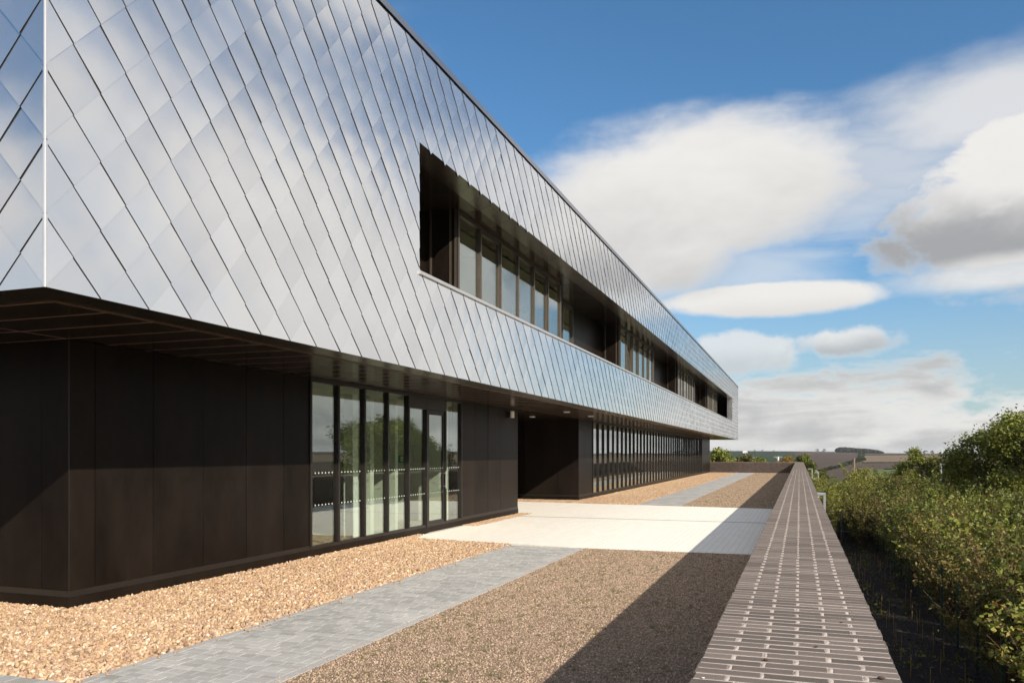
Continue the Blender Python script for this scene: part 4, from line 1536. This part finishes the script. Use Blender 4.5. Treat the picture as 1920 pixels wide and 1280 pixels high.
SHR = [make_shrub(101, 3.75, 1.55, 40, 10, 13, 0.115, M['leaf'], 0.16),
       make_shrub(102, 3.70, 1.45, 42, 12, 15, 0.100, M['leaf'], 0.15),
       make_shrub(103, 3.55, 1.60, 48, 11, 14, 0.092, M['leaf_olive'], 0.10),
       make_shrub(104, 3.75, 1.50, 40, 11, 12, 0.140, M['leaf_dark'], 0.20),
       make_shrub(105, 3.50, 1.50, 44, 11, 13, 0.088, M['leaf_olive'], 0.12)]


def build_hedge():
    g = np.random.default_rng(5)
    n = 0
    y = 9.0
    while y < 76:
        x = 4.75 + g.normal(0, .15)
        lim = max(0.235 * y + 5.0, 7.2)
        while x < lim:
            k = int(g.integers(0, 5))
            s = g.uniform(0.88, 1.06)
            yy = y + g.normal(0, .35)
            if 9 < yy < 78:
                plant('hedge_shrub', SHR[k], (x + g.normal(0, .2), yy, GZ), g.uniform(0, 6.28), (s * 1.04, s * 1.04, s * g.uniform(.80, 1.10)),
                      'leafy olive green shrub in the hedge below the brick parapet', 'shrub', 'shrubs massed in the hedge')
                n += 1
            x += 2.15 + g.normal(0, .15)
        y += 2.05
    y = 48.5
    while y < 76:
        x = 1.5 + g.normal(0, .15)
        while x < 4.2:
            s = g.uniform(0.80, 0.98)
            plant('hedge_shrub', SHR[int(g.integers(0, 5))], (x + g.normal(0, .15), y + g.normal(0, .3), GZ), g.uniform(0, 6.28), (s * 0.8, s * 0.8, s * 0.92),
                  'brownish green shrub close against the far parapet past the railing', 'shrub', 'shrubs filling the strip past the railing')
            x += 1.7
        y += 1.8
    return n


NSH = build_hedge()
BIG = make_tree(201, 8.0, 4.2, 0.6, 60000, M['leaf_dark'], 0.19, 52)
MID = make_tree(202, 5.0, 1.9, 0.3, 16000, M['leaf_dark'], 0.16, 30)
MID2 = make_tree(203, 4.6, 1.8, 0.3, 14000, M['leaf_olive'], 0.16, 26)
GOLD = make_shrub(204, 3.0, 0.8, 26, 10, 12, 0.075, M['leaf_gold'])


def at_px(px, depth, z=GZ):
    p = ray_point(px, VY, depth); return (p.x, p.y, z)


plant('ash_tree', BIG, at_px(1918, 44), 0.4, (0.90, 0.90, 0.86), 'large dark green tree rising above the hedge at the right edge', 'tree', None, 'trunk')
plant('ash_tree', BIG, at_px(2060, 50), 2.2, (1.1, 1.1, 0.95), 'second dark tree behind the large tree at the right edge', 'tree', None, 'trunk')
plant('young_tree', MID, at_px(1722, 62), 1.0, (1.0, 1.0, 1.03), 'small rounded tree standing above the hedge left of the metal post', 'tree', None, 'trunk')
plant('young_tree', MID2, at_px(1768, 60), 2.0, (1.0, 1.0, 1.02), 'slender olive tree beside the grey metal post', 'tree', None, 'trunk')
plant('young_tree', MID, at_px(1845, 52), 4.0, (1.3, 1.3, 0.78), 'low dark bushy tree at the foot of the large tree', 'tree', None, 'trunk')
plant('golden_shrub', GOLD, at_px(1776, 40, GZ + 0.4), 0.7, (1.0, 1.0, 1.0), 'golden orange autumn shrub rising out of the hedge', 'shrub')

# trees past the far cross wall
FARB = make_tree(301, 4.6, 2.2, 0.1, 12000, M['leaf_dark'], 0.30, 40)
FARO = make_tree(302, 4.0, 2.0, 0.1, 9000, M['leaf_olive'], 0.30, 36)
YEL = make_tree(303, 3.2, 1.8, 0.1, 7000, M['leaf_gold'], 0.26, 30)
for (mesh, nm, px, dep, top, w, lab) in (
        (FARB, 'bush', 1350, 105, 846.0, 1.15, 'dense green bush behind the cross wall beside the building end'),
        (FARO, 'bush', 1396, 120, 856.5, 1.0, 'low olive bush behind the cross wall under the sign post'),
        (FARB, 'bush', 1425, 130, 860.5, 0.85, 'small dark bush behind the middle of the cross wall'),
        (YEL, 'bush', 1477, 115, 860.5, 1.0, 'small yellow bush behind the cross wall near the parapet'),
        (FARB, 'tree', 1507, 140, 855.5, 1.1, 'round dark green tree just past the far end of the parapet'),
        (FARO, 'bush', 1538, 150, 880.5, 0.75, 'dark round bush to the right of the parapet end')):
    zt = CAMZ + (VY - top) / F * dep
    x, y, _ = at_px(px, dep)
    zg = float(terrain_height(np.array(x), np.array(y)))
    hh = mesh[0].vertices
    zmax = float(np.percentile([v.co.z for v in hh], 98.5))
    plant(nm, mesh, (x, y, zg), px * 0.7, (w, w, (zt - zg) / zmax), lab, nm, None, 'trunk')

# far hedgerows, copse and ridge trees
FT = make_tree(401, 9.0, 4.5, 1.0, 900, M['leaf_far'], 1.1, 14)
FT2 = make_tree(402, 8.0, 5.0, 0.6, 800, M['leaf_far'], 1.2, 12)


def far_tree(px, py_base, dep, hpx, wscale, label, group=None, cat='tree', name='far_tree'):
    p = ray_point(px, py_base, dep)
    z = float(terrain_height(np.array(p.x), np.array(p.y)))
    me = random.choice((FT, FT2)); zm = max(v.co.z for v in me[0].vertices)
    s = hpx / F * dep / zm
    return plant(name, me, (p.x, p.y, z - 0.2), random.uniform(0, 6.28), (s * wscale, s * wscale, s), label, cat, group, 'trunk')


for px, h, w, lab in ((1532, 5.5, 1.0, 'small lone tree on the skyline right of the parapet end'), (1545, 6.5, 1.25, 'wider lone tree on the skyline left of the copse'),
                      (1698, 4.0, 1.4, 'lone tree on the skyline right of the copse'), (1722, 5, 1.5, 'leftmost of the clustered skyline trees at right'),
                      (1735, 6, 1.5, 'second of the clustered skyline trees at right'), (1748, 6, 1.6, 'third of the clustered skyline trees at right'),
                      (1788, 4.5, 2.2, 'low skyline tree touching the large right hand tree'), (1415, 3.0, 1.5, 'small skyline tree above the green field, nearest the sign post'),
                      (1430, 3.0, 1.4, 'small skyline tree above the middle of the green field'), (1451, 2.6, 1.4, 'small skyline tree above the forked pole')):
    far_tree(px, ridge_row(px) + 0.6, 2180 * math.cos(math.atan((px - 960) / F)), h, w, lab)


def hedgerow(pts, h, label, n):
    V, Fq = [], []
    g = np.random.default_rng(int(pts[0][0])); C = []
    for k in range(n):
        u = k / (n - 1) * (len(pts) - 1); i = min(int(u), len(pts) - 2); f = u - i
        px = pts[i][0] * (1 - f) + pts[i + 1][0] * f; py = pts[i][1] * (1 - f) + pts[i + 1][1] * f
        # march along the view ray to the terrain
        best = None
        for dep in np.geomspace(430, 2150, 160):
            p = ray_point(px, py, dep)
            if p.z <= float(terrain_height(np.array(p.x), np.array(p.y))): best = (p, dep); break
        if best is None: continue
        p, dep = best
        s = h / F * dep * g.uniform(0.6, 1.25)
        m = 60
        q = g.normal(size=(m, 3)); q /= np.linalg.norm(q, axis=1, keepdims=True); q *= g.uniform(0.5, 1, (m, 1)) ** 0.4
        q[:, 2] = np.abs(q[:, 2])
        C.append(np.array(p) + q * np.array([s * 0.9, s * 0.9, s]))
    C = np.concatenate(C)
    size = h / F * 1000 * 0.55
    lv, lf = leaf_quads(C, size, g, aspect=0.8)
    o = bpy.data.objects.new('hedgerow', np_mesh('hedgerow', lv, lf, [M['leaf_far']]))
    put(o, None, None, label, 'hedgerow')


hedgerow([(1546, 882), (1575, 876), (1600, 867), (1620, 862)], 5.0, 'dark hedgerow climbing between the ploughed fields', 46)
hedgerow([(1612, 864), (1616, 853)], 7.0, 'tall trees at the top of the climbing hedgerow below the copse', 12)
hedgerow([(1618, 867.5), (1700, 867), (1800, 868)], 1.6, 'thin hedgerow below the stubble field', 130)
hedgerow([(1612, 853.5), (1700, 852.6), (1800, 853)], 1.3, 'thin hedgerow along the top of the stubble field', 150)
hedgerow([(1660, 880), (1720, 879), (1800, 878)], 2.0, 'low hedgerow at the foot of the lower ploughed field', 80)
hedgerow([(1385, 848), (1440, 848), (1500, 848)], 1.2, 'thin dark hedgerow along the skyline above the green field', 100)
hedgerow([(1744, 872), (1762, 872)], 7.0, 'small clump of trees in the lower field beside the slender tree', 10)


def copse():
    g = np.random.default_rng(77); C = []
    for k in range(150):
        px = g.uniform(1569, 1652); 
        top = np.interp(px, [1567, 1572, 1580, 1600, 1630, 1648, 1656], [845, 838.5, 837.8, 839.5, 841.5, 844.5, 850])
        dep = g.uniform(2050, 2200) * math.cos(math.atan((px - 960) / F))
        p = ray_point(px, VY, dep); zg = float(terrain_height(np.array(p.x), np.array(p.y)))
        zt = CAMZ + (VY - top) / F * dep
        h = max(zt - zg, 4)
        q = g.normal(size=(70, 3)); q /= np.linalg.norm(q, axis=1, keepdims=True); q *= g.uniform(0.3, 1, (70, 1)) ** 0.4
        C.append(np.array((p.x, p.y, zg + h * 0.5)) + q * np.array([6, 6, h * 0.5]))
    C = np.concatenate(C)
    lv, lf = leaf_quads(C, 3.2, g, aspect=0.8)
    put(bpy.data.objects.new('copse', np_mesh('copse', lv, lf, [M['leaf_far']])), None, 'stuff', 'dark copse of trees on the skyline', 'wood')


copse()

# ------------------------------------------------------------------ canes, fences, posts, small things
def build_canes():
    proto = MB().tube((0, 0, -0.05), (0, 0, 0.62), 0.009, 0.007, 6).mesh('bamboo_cane', M['bamboo'])
    g = np.random.default_rng(3)
    for x in (1.35, 2.45, 3.35):
        y = 8.2 + g.uniform(0, 1)
        while y < 42:
            o = bpy.data.objects.new('bamboo_cane', proto)
            o.location = (x + g.normal(0, .10), y, GZ); o.rotation_euler = (g.normal(0, .03), g.normal(0, .03), g.uniform(0, 6))
            o.scale = (1, 1, g.uniform(.85, 1.15))
            put(o, None, None, 'thin bamboo cane standing in the dark planted strip below the parapet', 'cane', 'canes marking the planted strip')
            y += 1.15 + g.normal(0, .18)


build_canes()
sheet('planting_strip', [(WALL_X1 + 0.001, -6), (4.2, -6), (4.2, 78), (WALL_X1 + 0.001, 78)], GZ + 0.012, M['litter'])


def ground_litter():
    g = np.random.default_rng(8)
    n = 5000
    C = np.stack([g.uniform(0.4, 4.6, n), g.uniform(6, 48, n), GZ + 0.02 + np.abs(g.normal(0, .03, n))], 1)
    lv, lf = leaf_quads(C, 0.07, g, up=1.2)
    m = mat_leaf('dead_leaf', [(0.0, (0.03, 0.02, 0.012)), (0.5, (0.07, 0.04, 0.022)), (0.85, (0.11, 0.07, 0.035)), (1.0, (0.05, 0.07, 0.02))], 0.15)
    put(bpy.data.objects.new('fallen_leaves', np_mesh('fallen_leaves', lv, lf, [m])), None, 'stuff', 'fallen leaves scattered over the dark planted strip', 'leaves')


ground_litter()


def undergrowth():
    g = np.random.default_rng(31); C = []
    for k in range(170):
        x = g.uniform(0.6, 4.3); y = g.uniform(7, 47); h = g.uniform(0.12, 0.55); m = int(g.integers(10, 34))
        q = g.normal(0, 1, (m, 3)) * np.array([0.13, 0.13, 0.0]); z = g.uniform(0.05, 1, (m, 1)) * h
        C.append(np.array([x, y, GZ]) + np.concatenate([q[:, :2], z], 1))
    lv, lf = leaf_quads(np.concatenate(C), 0.075, g)
    put(bpy.data.objects.new('undergrowth', np_mesh('undergrowth', lv, lf, [M['leaf_dark']])), None, 'stuff', 'low weeds and saplings among the canes below the parapet', 'weeds')


undergrowth()


def build_fence():
    root = empty('mesh_fence', (3.95, 40, GZ), 'green mesh fence running along the foot of the hedge', 'fence')
    y = 9.0
    while y < 75:
        MB().box(-0.03, 0.03, -0.03, 0.03, 0, 2.0).build('post', M['green_metal'], root, loc=(0, y - 40, 0)); y += 2.5
    b = MB()
    for z in np.arange(0.1, 1.95, 0.2): b.box(-0.036, -0.031, 9 - 40, 74 - 40, z, z + 0.005)
    b.build('horizontal_wires', M['green_metal'], root, 'stuff')
    r2 = empty('cross_fence', (2.1, 46, GZ), 'black railing fence crossing between the parapet and the hedge', 'fence')
    for x in (-1.7, 0.0, 1.75): MB().box(x - 0.04, x + 0.04, -0.04, 0.04, 0, 2.15).build('post', M['black_metal'], r2)
    for z in (0.15, 1.05, 2.05): MB().box(-1.77, 1.80, -0.02, 0.02, z, z + 0.05).build('rail', M['black_metal'], r2)
    x = -1.6
    while x < 1.75:
        MB().box(x - 0.008, x + 0.008, -0.008, 0.008, 0.2, 2.04).build('bar', M['black_metal'], r2); x += 0.12


build_fence()


def build_hatch():
    # galvanised guard frame fixed outside the parapet
    p0 = ground_point(1541, 923, WALL_Z - 0.02)
    y0 = p0.y; root = empty('steel_guard_frame', (WALL_X1, y0, WALL_Z), 'pale galvanised box frame fixed to the outer side of the parapet', 'guard frame')
    w, l, h = 0.165, 0.45, 0.44; t = 0.035
    z1 = -0.03
    MB().box(0.01, w, -l / 2, l / 2, z1 - 0.03, z1).build('top_plate', M['galv'], root)
    for (x0, yy) in ((0.012, -l / 2), (w - t, -l / 2), (0.012, l / 2 - t), (w - t, l / 2 - t)):
        MB().box(x0, x0 + t, yy + 0.001, yy + t - 0.001, -h, z1 - 0.031).build('leg', M['galv'], root)
    MB().box(0.013 + t, w - t - 0.001, -l / 2 + 0.002, l / 2 - 0.002, -h, -h + 0.05).build('lower_rail', M['galv'], root)
    for yy in (-l / 2 + 0.01,):
        MB().box(w - t + 0.004, w - 0.004, -l / 2 + t, l / 2 - t, -h + 0.0, -h + 0.05).build('lower_rail', M['galv'], root)


build_hatch()


def zg_at(x, y): return float(terrain_height(np.array(x), np.array(y)))


def pole(name, px, py_top, dep, r, mat, label, cat, extras=None):
    p = ray_point(px, py_top, dep); zg = zg_at(p.x, p.y)
    root = empty(name, (p.x, p.y, zg), label, cat)
    H = p.z - zg
    MB().tube((0, 0, -0.2), (0, 0, H), r, r * 0.85, 10).build('pole', mat, root, smooth=False)
    if extras: extras(root, H)
    return root


def lamp_head(root, H):
    MB().box(-0.45, 0.05, -0.08, 0.08, H - 0.02, H + 0.08).build('lamp_head', M['galv'], root)


def sign_head(root, H):
    MB().box(-0.42, 0.42, -0.06, 0.0, H - 0.1, H + 0.30).build('sign_board', M['white'], root)


def fork(root, H):
    for s in (-1, 1):
        MB().tube((0, 0, H - 0.5), (s * 0.40, 0, H - 0.12), 0.07, 0.06, 8).build('strut', M['galv'], root)
    MB().box(-0.75, 0.75, -0.05, 0.05, H - 0.12, H).build('crossarm', M['galv'], root)


pole('telegraph_pole', 1601, 859, 100, 0.17, M['timber'], 'bare wooden pole standing beyond the hedge in front of the fields', 'pole')
pole('slender_post', 1764, 867, 58, 0.09, M['galv'], 'grey metal post standing among the trees behind the hedge', 'post')
pole('lamp_post', 1522.5, 879, 92, 0.07, M['galv'], 'pale lamp post just right of the far parapet end', 'lamp post', lamp_head)
pole('sign_post', 1397, 848, 150, 0.09, M['galv'], 'thin post with white board beyond the cross wall', 'sign post', sign_head)
pole('forked_pole', 1459, 855.5, 140, 0.16, M['white'], 'pale pole with forked crossarm beyond the cross wall', 'pole', fork)
pole('thin_pole', 1626, 876, 190, 0.12, M['timber'], 'thin distant pole right of the telegraph pole', 'pole')


def small_house():
    p = ray_point(1529, 888, 150); zg = zg_at(p.x, p.y)
    root = empty('white_shed', (p.x, p.y, zg), 'small white shed with pale roof beside the far parapet end', 'shed')
    zt = CAMZ + (VY - 881) / F * 150 - zg
    MB().box(-0.55, 0.55, -0.9, 0.9, -0.1, zt - 0.3).build('wall', M['white'], root)
    b = MB(); z0, z1 = zt - 0.299, zt + 0.1
    b.poly([(-.65, -1, z0), (.65, -1, z0), (0, -1, z1)]); b.poly([(.65, 1, z0), (-.65, 1, z0), (0, 1, z1)])
    b.poly([(-.65, -1, z0), (0, -1, z1), (0, 1, z1), (-.65, 1, z0)]); b.poly([(.65, -1, z0), (.65, 1, z0), (0, 1, z1), (0, -1, z1)])
    b.build('roof', M['galv'], root)
    MB().box(-0.3, 0.3, -0.93, -0.901, zt - 1.0, zt - 0.5).build('window', M['int_dark'], root)


small_house()


# ------------------------------------------------------------------ air
def build_haze():
    b = MB(); b.box(-4400, 4400, -4400, 4400, -60, 24)
    m = bpy.data.materials.new('haze_air'); m.use_nodes = True
    nt = m.node_tree; nt.nodes.clear()
    out = nt.nodes.new('ShaderNodeOutputMaterial'); v = nt.nodes.new('ShaderNodeVolumePrincipled')
    v.inputs['Color'].default_value = (0.86, 0.91, 1.0, 1); v.inputs['Density'].default_value = HAZE_DENSITY
    v.inputs['Anisotropy'].default_value = 0.2
    nt.links.new(v.outputs[0], out.inputs['Volume'])
    b.build('haze', m, None, 'stuff', 'thin pale haze over the distant fields', 'haze')


HAZE_DENSITY = 0.00006
build_haze()
